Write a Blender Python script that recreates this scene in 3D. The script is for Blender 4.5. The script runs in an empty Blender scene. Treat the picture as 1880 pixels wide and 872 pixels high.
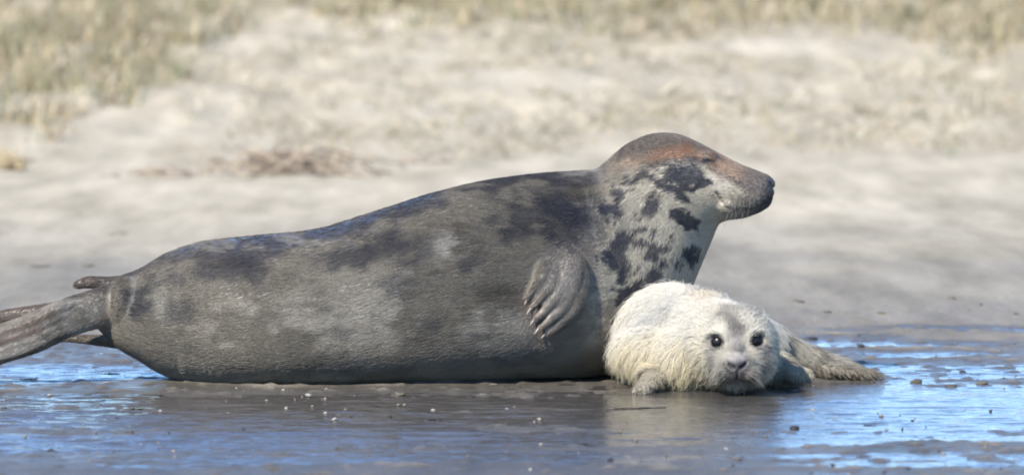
import bpy, bmesh, math, random
import numpy as np
from mathutils import Vector, Matrix
from mathutils.bvhtree import BVHTree
from mathutils.kdtree import KDTree

random.seed(7)
rng = np.random.default_rng(7)
scene = bpy.context.scene
COL = scene.collection

# ------------------------------------------------------------------ camera, sky, sun, exposure
CAM_Y, CAM_Z, FPX = -18.0, 1.4, 12060.0
PITCH = math.atan(664.0 / FPX)
cam = bpy.data.cameras.new('camera')
cam.sensor_width = 36.0
cam.lens = FPX / 1880.0 * 36.0
cam.clip_start = 0.5
cam.clip_end = 6000.0
cam.dof.use_dof = True
cam.dof.focus_distance = 17.95
cam.dof.aperture_fstop = 4.0
camo = bpy.data.objects.new('camera', cam)
COL.objects.link(camo)
camo.location = (0, CAM_Y, CAM_Z)
camo.rotation_euler = (math.pi / 2 - PITCH, 0, 0)
scene.camera = camo

SUN_EL, SUN_LEFT = math.radians(40.0), math.radians(35.0)   # sun stands behind the camera, to its left
world = bpy.data.worlds.new('World')
scene.world = world
world.use_nodes = True
wn = world.node_tree
bg = wn.nodes['Background']
sky = wn.nodes.new('ShaderNodeTexSky')
sky.sky_type = 'NISHITA'
sky.sun_disc = False
sky.sun_elevation = SUN_EL
sky.sun_rotation = math.radians(180.0) + SUN_LEFT
sky.air_density = 0.85
sky.dust_density = 0.0
sky.ozone_density = 8.0
wn.links.new(sky.outputs[0], bg.inputs[0])
bg.inputs[1].default_value = 0.15
sun = bpy.data.lights.new('sun', 'SUN')
sun.energy = 4.0
sun.angle = math.radians(0.53)
sun.color = (1.0, 0.915, 0.79)
suno = bpy.data.objects.new('sun', sun)
COL.objects.link(suno)
sdir = Vector((-math.sin(SUN_LEFT) * math.cos(SUN_EL), -math.cos(SUN_LEFT) * math.cos(SUN_EL), math.sin(SUN_EL)))
suno.rotation_euler = sdir.to_track_quat('Z', 'Y').to_euler()

scene.view_settings.view_transform = 'Standard'
scene.view_settings.look = 'None'
scene.view_settings.gamma = 1.0
scene.view_settings.use_curve_mapping = False
scene.view_settings.exposure = 0.88
scene.render.engine = 'CYCLES'
cy = scene.cycles
cy.use_denoising = True
cy.max_bounces = 6
cy.diffuse_bounces = 3
cy.glossy_bounces = 3
cy.transparent_max_bounces = 4
cy.caustics_reflective = False
cy.caustics_refractive = False
cy.filter_width = 1.9

# ------------------------------------------------------------------ helpers
CP, SP = math.cos(PITCH), math.sin(PITCH)

def ray(px, py):
    """direction of the sight line through a measured point of the photograph (1880 x 872)"""
    a, b = (px - 940.0) / FPX, (436.0 - py) / FPX
    return np.array([a, CP + b * SP, -SP + b * CP])

def W(px, py, Y=0.0):
    d = ray(px, py)
    t = (Y - CAM_Y) / d[1]
    return np.array([d[0] * t, Y, CAM_Z + d[2] * t])

def G(px, py, z=0.0):
    d = ray(px, py)
    t = (z - CAM_Z) / d[2]
    return np.array([d[0] * t, CAM_Y + d[1] * t, z])

def proj(P):
    P = np.atleast_2d(P)
    dx, dy, dz = P[:, 0], P[:, 1] - CAM_Y, P[:, 2] - CAM_Z
    f = dy * CP - dz * SP
    u = dy * SP + dz * CP
    return 940 + FPX * dx / f, 436 - FPX * u / f

def _hash(ix, iy, iz, seed):
    h = (ix.astype(np.int64) * 374761393 + iy.astype(np.int64) * 668265263 + iz.astype(np.int64) * 2147483647 + seed * 1274126177) & 0xFFFFFFFF
    h = ((h ^ (h >> 13)) * 1274126177) & 0xFFFFFFFF
    h = ((h ^ (h >> 16)) * 2246822519) & 0xFFFFFFFF
    h = h ^ (h >> 15)
    return (h & 0xFFFFFF) / float(0xFFFFFF)

def vnoise(P, seed=0):
    i = np.floor(P)
    f = P - i
    u = f * f * (3 - 2 * f)
    i = i.astype(np.int64)
    r = 0
    for dx in (0, 1):
        wx = u[:, 0] if dx else 1 - u[:, 0]
        for dy in (0, 1):
            wy = u[:, 1] if dy else 1 - u[:, 1]
            for dz in (0, 1):
                wz = u[:, 2] if dz else 1 - u[:, 2]
                r = r + wx * wy * wz * _hash(i[:, 0] + dx, i[:, 1] + dy, i[:, 2] + dz, seed)
    return r * 2 - 1

def fbm(P, octaves=4, seed=0, gain=0.5):
    r, a, s = 0, 1.0, 0
    Q = np.array(P, dtype=float)
    for o in range(octaves):
        r = r + a * vnoise(Q, seed + o * 17)
        s += a
        a *= gain
        Q = Q * 2.03 + 13.7
    return r / s

def sstep(a, b, x):
    t = np.clip((x - a) / (b - a), 0, 1)
    return t * t * (3 - 2 * t)

def mixc(c, d, t):
    return c * (1 - t[:, None]) + np.array(d) * t[:, None]

def tag(o, label=None, cat=None, group=None, kind=None):
    if label: o['label'] = label
    if cat: o['category'] = cat
    if group: o['group'] = group
    if kind: o['kind'] = kind
    return o

def link(name, me, mat=None, parent=None):
    o = bpy.data.objects.new(name, me)
    COL.objects.link(o)
    if mat is not None:
        me.materials.append(mat)
    if parent is not None:
        o.parent = parent
    return o

def mesh_np(name, V, F, smooth=True):
    me = bpy.data.meshes.new(name)
    me.from_pydata([tuple(v) for v in V], [], [tuple(int(i) for i in f) for f in F])
    if smooth:
        me.polygons.foreach_set('use_smooth', np.ones(len(me.polygons), dtype=bool))
    me.update()
    return me

def mesh_fast(name, V, Q, smooth=True):
    """faces all of one size, straight from arrays"""
    V = np.asarray(V, dtype=np.float32)
    Q = np.asarray(Q, dtype=np.int32)
    n, k = Q.shape
    me = bpy.data.meshes.new(name)
    me.vertices.add(len(V))
    me.vertices.foreach_set('co', V.ravel())
    me.loops.add(n * k)
    me.loops.foreach_set('vertex_index', Q.ravel())
    me.polygons.add(n)
    me.polygons.foreach_set('loop_start', np.arange(0, n * k, k, dtype=np.int32))
    me.update(calc_edges=True)
    me.polygons.foreach_set('use_smooth', np.full(n, smooth, dtype=bool))
    me.validate()
    return me

def set_col(me, rgb, name='col'):
    a = me.attributes.new(name, 'FLOAT_COLOR', 'POINT')
    c = np.ones((len(rgb), 4), dtype=np.float32)
    c[:, :3] = rgb
    a.data.foreach_set('color', c.ravel())

def set_float(me, v, name):
    a = me.attributes.new(name, 'FLOAT', 'POINT')
    a.data.foreach_set('value', np.asarray(v, dtype=np.float32))

# ------------------------------------------------------------------ materials
def new_mat(name):
    m = bpy.data.materials.new(name)
    m.use_nodes = True
    nt = m.node_tree
    return m, nt, nt.nodes['Principled BSDF']

def N(nt, kind, **kw):
    n = nt.nodes.new(kind)
    for k, v in kw.items():
        setattr(n, k, v)
    return n

def attr_mat(name, rough=0.6, spec=0.4, bump=0.0, scale=300.0, var=0.15, coat=0.0, wet=None):
    m, nt, b = new_mat(name)
    a = N(nt, 'ShaderNodeAttribute', attribute_name='col')
    tc = N(nt, 'ShaderNodeTexCoord')
    nz = N(nt, 'ShaderNodeTexNoise')
    nz.inputs['Scale'].default_value = scale
    nz.inputs['Detail'].default_value = 4
    nt.links.new(tc.outputs['Object'], nz.inputs['Vector'])
    mp = N(nt, 'ShaderNodeMapRange')
    mp.inputs['To Min'].default_value = 1 - var
    mp.inputs['To Max'].default_value = 1 + var
    nt.links.new(nz.outputs['Fac'], mp.inputs['Value'])
    mul = N(nt, 'ShaderNodeVectorMath', operation='SCALE')
    nt.links.new(a.outputs['Color'], mul.inputs[0])
    nt.links.new(mp.outputs[0], mul.inputs['Scale'])
    nt.links.new(mul.outputs[0], b.inputs['Base Color'])
    b.inputs['Roughness'].default_value = rough
    b.inputs['Specular IOR Level'].default_value = spec
    b.inputs['Coat Weight'].default_value = coat
    if wet:      # slicked, wet areas shine
        wa = N(nt, 'ShaderNodeAttribute', attribute_name=wet)
        wr = N(nt, 'ShaderNodeMapRange')
        wr.inputs['To Min'].default_value = rough
        wr.inputs['To Max'].default_value = 0.24
        nt.links.new(wa.outputs['Fac'], wr.inputs['Value'])
        nt.links.new(wr.outputs[0], b.inputs['Roughness'])
        nt.links.new(wa.outputs['Fac'], b.inputs['Coat Weight'])
        b.inputs['Coat Roughness'].default_value = 0.2
    if bump:
        bp = N(nt, 'ShaderNodeBump')
        bp.inputs['Strength'].default_value = 1.0
        bp.inputs['Distance'].default_value = bump
        nt.links.new(nz.outputs['Fac'], bp.inputs['Height'])
        nt.links.new(bp.outputs[0], b.inputs['Normal'])
    return m

def plain_mat(name, col, rough=0.6, spec=0.4, scale=60.0, var=0.25, bump=0.0, coat=0.0):
    m, nt, b = new_mat(name)
    tc = N(nt, 'ShaderNodeTexCoord')
    nz = N(nt, 'ShaderNodeTexNoise')
    nz.inputs['Scale'].default_value = scale
    nz.inputs['Detail'].default_value = 5
    nt.links.new(tc.outputs['Object'], nz.inputs['Vector'])
    cr = N(nt, 'ShaderNodeValToRGB')
    cr.color_ramp.elements[0].position = 0.3
    cr.color_ramp.elements[1].position = 0.7
    cr.color_ramp.elements[0].color = tuple(c * (1 - var) for c in col) + (1,)
    cr.color_ramp.elements[1].color = tuple(min(1, c * (1 + var)) for c in col) + (1,)
    nt.links.new(nz.outputs['Fac'], cr.inputs[0])
    nt.links.new(cr.outputs[0], b.inputs['Base Color'])
    b.inputs['Roughness'].default_value = rough
    b.inputs['Specular IOR Level'].default_value = spec
    b.inputs['Coat Weight'].default_value = coat
    if bump:
        bp = N(nt, 'ShaderNodeBump')
        bp.inputs['Distance'].default_value = bump
        nt.links.new(nz.outputs['Fac'], bp.inputs['Height'])
        nt.links.new(bp.outputs[0], b.inputs['Normal'])
    return m

def hair_mat(name, rough=0.45, spec=0.35, trans=0.0):
    m, nt, b = new_mat(name)
    a = N(nt, 'ShaderNodeAttribute', attribute_name='col')
    nt.links.new(a.outputs['Color'], b.inputs['Base Color'])
    b.inputs['Roughness'].default_value = rough
    b.inputs['Specular IOR Level'].default_value = spec
    if trans > 0:
        tr = N(nt, 'ShaderNodeBsdfTranslucent')
        nt.links.new(a.outputs['Color'], tr.inputs['Color'])
        mx = N(nt, 'ShaderNodeMixShader')
        mx.inputs[0].default_value = trans
        nt.links.new(b.outputs[0], mx.inputs[1])
        nt.links.new(tr.outputs[0], mx.inputs[2])
        nt.links.new(mx.outputs[0], nt.nodes['Material Output'].inputs['Surface'])
    return m

def ground_mat():
    m, nt, b = new_mat('sand')
    wet = N(nt, 'ShaderNodeAttribute', attribute_name='wet')
    tc = N(nt, 'ShaderNodeTexCoord')
    mpn = N(nt, 'ShaderNodeMapping')
    mpn.inputs['Scale'].default_value = (1.6, 0.28, 1.0)
    nt.links.new(tc.outputs['Object'], mpn.inputs['Vector'])
    big = N(nt, 'ShaderNodeTexNoise')
    big.inputs['Scale'].default_value = 2.2
    big.inputs['Detail'].default_value = 8
    big.inputs['Roughness'].default_value = 0.62
    nt.links.new(mpn.outputs[0], big.inputs['Vector'])
    fine = N(nt, 'ShaderNodeTexNoise')
    fine.inputs['Scale'].default_value = 90.0
    fine.inputs['Detail'].default_value = 6
    fine.inputs['Roughness'].default_value = 0.7
    nt.links.new(tc.outputs['Object'], fine.inputs['Vector'])
    dry = N(nt, 'ShaderNodeValToRGB')
    dry.color_ramp.elements[0].position = 0.3
    dry.color_ramp.elements[1].position = 0.7
    dry.color_ramp.elements[0].color = (0.36, 0.315, 0.225, 1)
    dry.color_ramp.elements[1].color = (0.66, 0.585, 0.445, 1)
    nt.links.new(big.outputs['Fac'], dry.inputs[0])
    wc = N(nt, 'ShaderNodeValToRGB')
    wc.color_ramp.elements[0].position = 0.3
    wc.color_ramp.elements[1].position = 0.72
    wc.color_ramp.elements[0].color = (0.075, 0.067, 0.056, 1)
    wc.color_ramp.elements[1].color = (0.18, 0.163, 0.138, 1)
    nt.links.new(big.outputs['Fac'], wc.inputs[0])
    mx = N(nt, 'ShaderNodeMix', data_type='RGBA')
    nt.links.new(wet.outputs['Fac'], mx.inputs['Factor'])
    nt.links.new(dry.outputs[0], mx.inputs['A'])
    nt.links.new(wc.outputs[0], mx.inputs['B'])
    fm = N(nt, 'ShaderNodeMapRange')
    fm.inputs['From Min'].default_value = 0.25
    fm.inputs['From Max'].default_value = 0.75
    fm.inputs['To Min'].default_value = 0.72
    fm.inputs['To Max'].default_value = 1.25
    nt.links.new(fine.outputs['Fac'], fm.inputs['Value'])
    mul = N(nt, 'ShaderNodeVectorMath', operation='SCALE')
    nt.links.new(mx.outputs['Result'], mul.inputs[0])
    nt.links.new(fm.outputs[0], mul.inputs['Scale'])
    nt.links.new(mul.outputs[0], b.inputs['Base Color'])
    r = N(nt, 'ShaderNodeMapRange')
    r.inputs['To Min'].default_value = 0.95
    r.inputs['To Max'].default_value = 0.42
    nt.links.new(wet.outputs['Fac'], r.inputs['Value'])
    film = N(nt, 'ShaderNodeAttribute', attribute_name='film')
    rf = N(nt, 'ShaderNodeMix', data_type='FLOAT')
    nt.links.new(film.outputs['Fac'], rf.inputs['Factor'])
    nt.links.new(r.outputs[0], rf.inputs['A'])
    rf.inputs['B'].default_value = 0.28
    nt.links.new(rf.outputs['Result'], b.inputs['Roughness'])
    s = N(nt, 'ShaderNodeMapRange')
    s.inputs['To Min'].default_value = 0.08
    s.inputs['To Max'].default_value = 0.4
    nt.links.new(wet.outputs['Fac'], s.inputs['Value'])
    nt.links.new(s.outputs[0], b.inputs['Specular IOR Level'])
    bp = N(nt, 'ShaderNodeBump')
    bp.inputs['Distance'].default_value = 0.009
    bp.inputs['Strength'].default_value = 0.9
    nt.links.new(fine.outputs['Fac'], bp.inputs['Height'])
    nt.links.new(bp.outputs[0], b.inputs['Normal'])
    return m

def water_mat():
    m, nt, b = new_mat('puddle_water')
    tc = N(nt, 'ShaderNodeTexCoord')
    mpn = N(nt, 'ShaderNodeMapping')
    mpn.inputs['Scale'].default_value = (1.0, 1.6, 1.0)
    nt.links.new(tc.outputs['Object'], mpn.inputs['Vector'])
    n1 = N(nt, 'ShaderNodeTexNoise')
    n1.inputs['Scale'].default_value = 30.0
    n1.inputs['Detail'].default_value = 4
    nt.links.new(mpn.outputs[0], n1.inputs['Vector'])
    bp = N(nt, 'ShaderNodeBump')
    bp.inputs['Distance'].default_value = 0.004
    bp.inputs['Strength'].default_value = 1.0
    nt.links.new(n1.outputs['Fac'], bp.inputs['Height'])
    nt.links.new(bp.outputs[0], b.inputs['Normal'])
    n2 = N(nt, 'ShaderNodeTexNoise')
    n2.inputs['Scale'].default_value = 3.0
    nt.links.new(mpn.outputs[0], n2.inputs['Vector'])
    cr = N(nt, 'ShaderNodeValToRGB')
    cr.color_ramp.elements[0].color = (0.06, 0.055, 0.05, 1)
    cr.color_ramp.elements[1].color = (0.11, 0.10, 0.088, 1)
    nt.links.new(n2.outputs['Fac'], cr.inputs[0])
    nt.links.new(cr.outputs[0], b.inputs['Base Color'])
    b.inputs['Roughness'].default_value = 0.06
    b.inputs['IOR'].default_value = 1.8
    return m

M_SAND = ground_mat()
M_WATER = water_mat()
M_GRASS = attr_mat('dune_grass', rough=0.6, spec=0.3, scale=40)
M_WEED = attr_mat('dry_stalks', rough=0.7, spec=0.3, scale=40, var=0.3)
M_COAT = attr_mat('seal_coat', rough=0.45, spec=0.5, bump=0.0002, scale=190, wet='wetness')
M_SHORT = hair_mat('seal_hair', rough=0.38, spec=0.4)
M_PUPSKIN = attr_mat('pup_skin', rough=0.6, spec=0.3, bump=0.001, scale=200)
M_PUPFUR = hair_mat('pup_fur', rough=0.6, spec=0.25, trans=0.25)
M_EYE = plain_mat('eye', (0.006, 0.005, 0.005), rough=0.30, spec=0.35, var=0.1)
M_CLAW = plain_mat('claw', (0.27, 0.235, 0.20), rough=0.35, var=0.3)
M_WHISK = plain_mat('whisker', (0.15, 0.14, 0.12), rough=0.4, var=0.1)
M_DARKWEED = plain_mat('wet_weed', (0.022, 0.02, 0.018), rough=0.3, spec=0.5, var=0.4)
M_OLIVE = plain_mat('olive_weed', (0.09, 0.08, 0.045), rough=0.5, var=0.4)
M_SHELL = plain_mat('shell', (0.40, 0.36, 0.32), rough=0.4, var=0.12, bump=0.001)
M_PINK = plain_mat('pink_shell', (0.55, 0.40, 0.34), rough=0.45, var=0.15, bump=0.001)
M_STONE = plain_mat('stone', (0.13, 0.11, 0.085), rough=0.5, var=0.35, bump=0.002)
M_DARKSTONE = plain_mat('dark_stone', (0.06, 0.055, 0.055), rough=0.4, var=0.35, bump=0.002)
M_CLOD = plain_mat('sand_clod', (0.19, 0.165, 0.125), rough=0.9, spec=0.1, var=0.3, bump=0.002)
M_GRIT = attr_mat('grit', rough=0.55, spec=0.4, scale=80, var=0.2)

# ------------------------------------------------------------------ ground
WATER_Z = 0.0008
# pools measured on the flat: centre (px, py), half width px, half height px in the picture, depth
POOLS = [
    (620, 736, 340, 9, 0.011), (960, 738, 170, 8, 0.010), (200, 732, 220, 7, 0.008),
    (760, 752, 400, 13, 0.010), (520, 778, 300, 9, 0.009), (1000, 800, 300, 7, 0.009),
    (1640, 747, 500, 44, 0.017), (1260, 757, 190, 34, 0.012), (1500, 806, 620, 9, 0.009),
    (250, 812, 420, 16, 0.015), (700, 796, 240, 12, 0.012), (60, 770, 190, 12, 0.008),
    (420, 752, 330, 12, 0.007), (900, 770, 380, 10, 0.009), (1060, 745, 120, 8, 0.006),
    (140, 685, 210, 11, 0.014), (1760, 635, 190, 6, 0.009), (1800, 606, 170, 6, 0.010), (1560, 628, 110, 9, 0.012),
    (1690, 650, 160, 6, 0.008), (1620, 604, 60, 4, 0.008),
    (560, 845, 260, 7, 0.009), (900, 836, 260, 8, 0.010), (1050, 850, 160, 5, 0.006), (300, 858, 200, 5, 0.006), (1700, 855, 150, 4, 0.006),
    (420, 735, 260, 7, 0.007), (1000, 722, 140, 5, 0.006), (180, 765, 300, 9, 0.008), (1350, 838, 300, 5, 0.006), (80, 742, 160, 6, 0.006), (640, 775, 160, 7, 0.008), (1780, 688, 190, 6, 0.008),
]

CONTACT = [(335, 701), (420, 708), (500, 713), (700, 710), (900, 703), (1110, 690)]

def height(X, Y):
    sh = X.shape
    X = X.ravel(); Y = Y.ravel()
    Z0 = np.zeros_like(X)
    d = Y - CAM_Y
    near = np.exp(-(np.maximum(np.abs(Y + 0.5) - 3.5, 0) / 2.0) ** 2)
    warp = fbm(np.stack([X * 1.6, Y * 1.3, Z0], 1), 3, 5)
    warp2 = fbm(np.stack([X * 1.6, Y * 1.3, Z0 + 9], 1), 3, 6)
    z = 0.0022 + 0.006 * fbm(np.stack([X * 0.9 + 3, Y * 3.2, Z0], 1), 4, 11)
    z += 0.0032 * fbm(np.stack([X * 6, Y * 6, Z0], 1), 3, 12) * (0.4 + 0.6 * near)
    z += 0.0026 * fbm(np.stack([X * 2.6, Y * 11, Z0], 1), 3, 14) * near
    z += near * 0.0052 * np.maximum(0, fbm(np.stack([X * 26, Y * 20, Z0], 1), 2, 13) - 0.12) * 2.2
    for px, py, hw, hh, dep in POOLS:
        c = G(px, py)
        a, bq = G(px + hw, py)[0] - c[0], 0.5 * (G(px, py - hh)[1] - G(px, py + hh)[1])
        qx = (X - c[0] + 0.10 * warp) / a
        qy = (Y - c[1] - 0.02 * (X - c[0]) + 0.28 * bq * warp2 + 0.06 * warp) / bq
        q = qx * qx + qy * qy
        z -= dep * np.exp(-np.maximum(q, 0) ** 1.6 * 0.9)
    # sand pushed up along the adult's belly
    cl = np.array([G(*q)[:2] for q in CONTACT])
    bd = np.full(X.shape, 1e9)
    for (ax, ay), (bx_, by_) in zip(cl[:-1], cl[1:]):
        vx, vy = bx_ - ax, by_ - ay
        t = np.clip(((X - ax) * vx + (Y - ay) * vy) / (vx * vx + vy * vy), 0, 1)
        bd = np.minimum(bd, np.hypot(X - ax - t * vx, Y - ay - t * vy))
    z += 0.011 * np.exp(-(bd / 0.055) ** 2) * (0.75 + 0.6 * fbm(np.stack([X * 14, Y * 14, Z0], 1), 3, 15))
    # dry beach rising to the dune foot, then the dune itself
    yy = np.maximum(Y - 0.9, 0)
    z += 0.0030 * np.minimum(yy, 12) + 0.008 * sstep(0.6, 3.0, Y)
    foot = 13.8 - 1.2 * sstep(-1.2, -3.2, X) + 0.6 * fbm(np.stack([X * 0.5, Z0, Z0], 1), 3, 20)
    rise = np.maximum(Y - foot, 0)
    z += 0.040 * np.minimum(rise, 15) * sstep(0, 1.5, rise)
    hill = 0.06 * fbm(np.stack([X * 0.9, Y * 0.5, Z0], 1), 4, 21) + 0.045 * fbm(np.stack([X * 3.5, Y * 2.2, Z0], 1), 3, 22)
    z += hill * sstep(0.2, 3.0, rise) + 0.010 * fbm(np.stack([X * 1.2, Y * 0.5, Z0], 1), 3, 24) * sstep(3, 8, Y) + 0.008 * fbm(np.stack([X * 5, Y * 1.0, Z0], 1), 3, 25) * sstep(0.8, 3, Y)
    far = sstep(60, 200, np.hypot(X, Y))
    z = z * (1 - far) + 0.4 * far
    z -= sstep(-6, -40, Y) * 0.02
    return z.reshape(sh)

def axis(fine0, fine1, step, lo, hi, grow=1.09, cap=None):
    pts = list(np.arange(fine0, fine1 + step * 0.5, step))
    s, x = step, pts[-1]
    while x < hi:
        s = s * grow if cap is None or x > cap[0] else min(s * grow, cap[1])
        x += s
        pts.append(x)
    s, x = step, pts[0]
    left = []
    while x > lo:
        s *= grow * 1.06
        x -= s
        left.append(x)
    return np.array(left[::-1] + pts)

xs = axis(-2.1, 2.1, 0.010, -900, 900, 1.045)
ys = axis(-3.0, 2.2, 0.014, -500, 1500, 1.05, cap=(26.0, 0.10))
XX, YY = np.meshgrid(xs, ys)
ZZ = height(XX, YY)
V = np.stack([XX.ravel(), YY.ravel(), ZZ.ravel()], 1)
nx, ny = len(xs), len(ys)
ii = (np.arange(ny - 1)[:, None] * nx + np.arange(nx - 1)[None, :]).ravel()
Q = np.stack([ii, ii + 1, ii + nx + 1, ii + nx], 1)
me = mesh_fast('ground', V, Q)
hgt = V[:, 2] - WATER_Z
wn1 = fbm(np.stack([V[:, 0] * 1.5, V[:, 1] * 0.8, V[:, 2] * 0], 1), 4, 31)
wet = 1 - sstep(0.004, 0.020, hgt + 0.004 * wn1)
wet = np.maximum(wet, 0.72 * (1 - sstep(0.4, 3.0, V[:, 1] + 0.9 * wn1)))
wet = np.maximum(wet, 0.72 * (1 - sstep(1.0, 10.5, V[:, 1] + 2.5 * wn1)))
set_float(me, np.clip(wet, 0, 1), 'wet')
set_float(me, 1 - sstep(0.0, 0.0055, hgt), 'film')
ground = link('ground', me, M_SAND)
tag(ground, kind='structure')

def ground_z(x, y):
    return float(height(np.array([x], dtype=float), np.array([y], dtype=float))[0])

# wind-rippled water standing in the hollows
wx = axis(-1.9, 1.9, 0.012, -6, 6, 1.3)
wy = axis(-3.1, 1.4, 0.008, -3.5, 3.2, 1.3)
WX, WY = np.meshgrid(wx, wy)
nwx, nwy = len(wx), len(wy)
wp_ = np.stack([WX.ravel(), WY.ravel(), np.zeros(WX.size)], 1)
calm = 1 - 0.7 * np.exp(-((wp_[:, 0] - 0.42) / 0.28) ** 2 - ((wp_[:, 1] + 0.75) / 0.7) ** 2)   # lee of the pup
rip = fbm(wp_ * np.array([7.0, 24.0, 1]), 2, 111) + 0.5 * fbm(wp_ * np.array([16.0, 40.0, 1]), 2, 112)
gust = 0.55 + 0.6 * fbm(wp_ * np.array([1.3, 2.5, 1]), 2, 113)
wp_[:, 2] = WATER_Z + (0.0042 + 0.0034 * (1 - sstep(-0.1, 0.35, wp_[:, 0]))) * rip * calm * np.clip(gust, 0.15, 1.2)
ii = (np.arange(nwy - 1)[:, None] * nwx + np.arange(nwx - 1)[None, :]).ravel()
wme = mesh_fast('puddle_water', wp_, np.stack([ii, ii + 1, ii + nwx + 1, ii + nwx], 1))
tag(link('puddle_water', wme, M_WATER), kind='structure')

# ------------------------------------------------------------------ body building blocks
class Soup:
    def __init__(self):
        self.V, self.F = [], []
    def add(self, V, F):
        o = len(self.V)
        self.V += [tuple(v) for v in V]
        self.F += [tuple(i + o for i in f) for f in F]
    def ellipsoid(self, c, r, rot=None, seg=28, rings=16):
        V, F = [], []
        R = rot if rot is not None else np.eye(3)
        for i in range(rings + 1):
            ph = math.pi * i / rings
            for j in range(seg):
                th = 2 * math.pi * j / seg
                p = np.array([r[0] * math.sin(ph) * math.cos(th), r[1] * math.sin(ph) * math.sin(th), r[2] * math.cos(ph)])
                V.append(np.array(c) + R @ p)
        for i in range(rings):
            for j in range(seg):
                a, b = i * seg + j, i * seg + (j + 1) % seg
                F.append((a, a + seg, b + seg, b))
        self.add(V, F)
    def tube(self, pts, rad, flat=None, seg=16, n=14):
        """tapered tube through points; flat = (axis, factor) squeezes it along one direction; rounded ends"""
        pts = np.array(pts, float); rad = np.array(rad, float)
        P, R = spline(pts, n), spline(rad[:, None], n)[:, 0]
        t0 = P[0] - P[1]; t0 /= np.linalg.norm(t0)
        t1 = P[-1] - P[-2]; t1 /= np.linalg.norm(t1)
        ks = [1.0, 0.87, 0.5]
        P = np.vstack([[P[0] + t0 * R[0] * k for k in ks], P, [P[-1] + t1 * R[-1] * k for k in ks[::-1]]])
        R = np.concatenate([[R[0] * k for k in (0.05, 0.5, 0.87)], R, [R[-1] * k for k in (0.87, 0.5, 0.05)]])
        V, F = [], []
        for i in range(len(P)):
            t = P[min(i + 1, len(P) - 1)] - P[max(i - 1, 0)]
            t /= np.linalg.norm(t) + 1e-9
            a = np.cross(t, [0, 1, 0]); 
            if np.linalg.norm(a) < 0.2: a = np.cross(t, [0, 0, 1])
            a /= np.linalg.norm(a)
            b = np.cross(t, a)
            for j in range(seg):
                th = 2 * math.pi * j / seg
                off = R[i] * (math.cos(th) * a + math.sin(th) * b)
                if flat is not None:
                    ax = np.array(flat[0], float); ax /= np.linalg.norm(ax)
                    off = off - ax * (off @ ax) * (1 - flat[1])
                V.append(P[i] + off)
        for i in range(len(P) - 1):
            for j in range(seg):
                a_, b_ = i * seg + j, i * seg + (j + 1) % seg
                F.append((a_, b_, b_ + seg, a_ + seg))
        F.append(tuple(range(seg))[::-1])
        F.append(tuple((len(P) - 1) * seg + j for j in range(seg)))
        self.add(V, F)

def spline(P, n):
    """Catmull-Rom through rows of P, n samples per span"""
    P = np.asarray(P, float)
    E = np.vstack([2 * P[0] - P[1], P, 2 * P[-1] - P[-2]])
    out = []
    for i in range(1, len(E) - 2):
        for k in range(n):
            t = k / n
            a, b, c, d = E[i - 1], E[i], E[i + 1], E[i + 2]
            out.append(0.5 * (2 * b + (c - a) * t + (2 * a - 5 * b + 4 * c - d) * t * t + (3 * b - a - 3 * c + d) * t ** 3))
    out.append(P[-1])
    return np.array(out)

def fuse(soup, voxel, smooth):
    me = mesh_np('tmp', soup.V, soup.F)
    o = bpy.data.objects.new('tmp', me)
    COL.objects.link(o)
    m = o.modifiers.new('r', 'REMESH'); m.mode = 'VOXEL'; m.voxel_size = voxel
    s = o.modifiers.new('s', 'SMOOTH'); s.factor = 0.5; s.iterations = smooth
    dg = bpy.context.evaluated_depsgraph_get()
    out = bpy.data.meshes.new_from_object(o.evaluated_get(dg))
    bpy.data.objects.remove(o); bpy.data.meshes.remove(me)
    out.polygons.foreach_set('use_smooth', np.ones(len(out.polygons), dtype=bool))
    return out

def mesh_arrays(me):
    V = np.empty(len(me.vertices) * 3, np.float32); me.vertices.foreach_get('co', V)
    Nn = np.empty(len(me.vertices) * 3, np.float32); me.vertices.foreach_get('normal', Nn)
    me.calc_loop_triangles()
    T = np.empty(len(me.loop_triangles) * 3, np.int32); me.loop_triangles.foreach_get('vertices', T)
    return V.reshape(-1, 3).astype(float), Nn.reshape(-1, 3).astype(float), T.reshape(-1, 3)

def scatter(V, Nn, T, n, weight=None):
    a, b, c = V[T[:, 0]], V[T[:, 1]], V[T[:, 2]]
    area = 0.5 * np.linalg.norm(np.cross(b - a, c - a), axis=1)
    if weight is not None:
        area = area * weight[T].mean(1)
    k = rng.choice(len(T), n, p=area / area.sum())
    u, v = rng.random(n), rng.random(n)
    sw = u + v > 1
    u[sw], v[sw] = 1 - u[sw], 1 - v[sw]
    w = 1 - u - v
    P = a[k] * w[:, None] + b[k] * u[:, None] + c[k] * v[:, None]
    M = Nn[T[k, 0]] * w[:, None] + Nn[T[k, 1]] * u[:, None] + Nn[T[k, 2]] * v[:, None]
    M /= np.linalg.norm(M, axis=1)[:, None] + 1e-9
    return P, M

def make_curves(name, pts, rad, col, mat, parent):
    """pts (n,k,3), rad (n,k), col (n,3)"""
    n, k, _ = pts.shape
    cu = bpy.data.hair_curves.new(name)
    cu.add_curves([k] * n)
    cu.attributes['position'].data.foreach_set('vector', pts.astype(np.float32).ravel())
    r = cu.attributes.get('radius') or cu.attributes.new('radius', 'FLOAT', 'POINT')
    r.data.foreach_set('value', rad.astype(np.float32).ravel())
    a = cu.attributes.new('col', 'FLOAT_COLOR', 'CURVE')
    c = np.ones((n, 4), np.float32); c[:, :3] = col
    a.data.foreach_set('color', c.ravel())
    cu.materials.append(mat)
    o = bpy.data.objects.new(name, cu)
    COL.objects.link(o)
    if parent is not None:
        o.parent = parent
    return o

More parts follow.
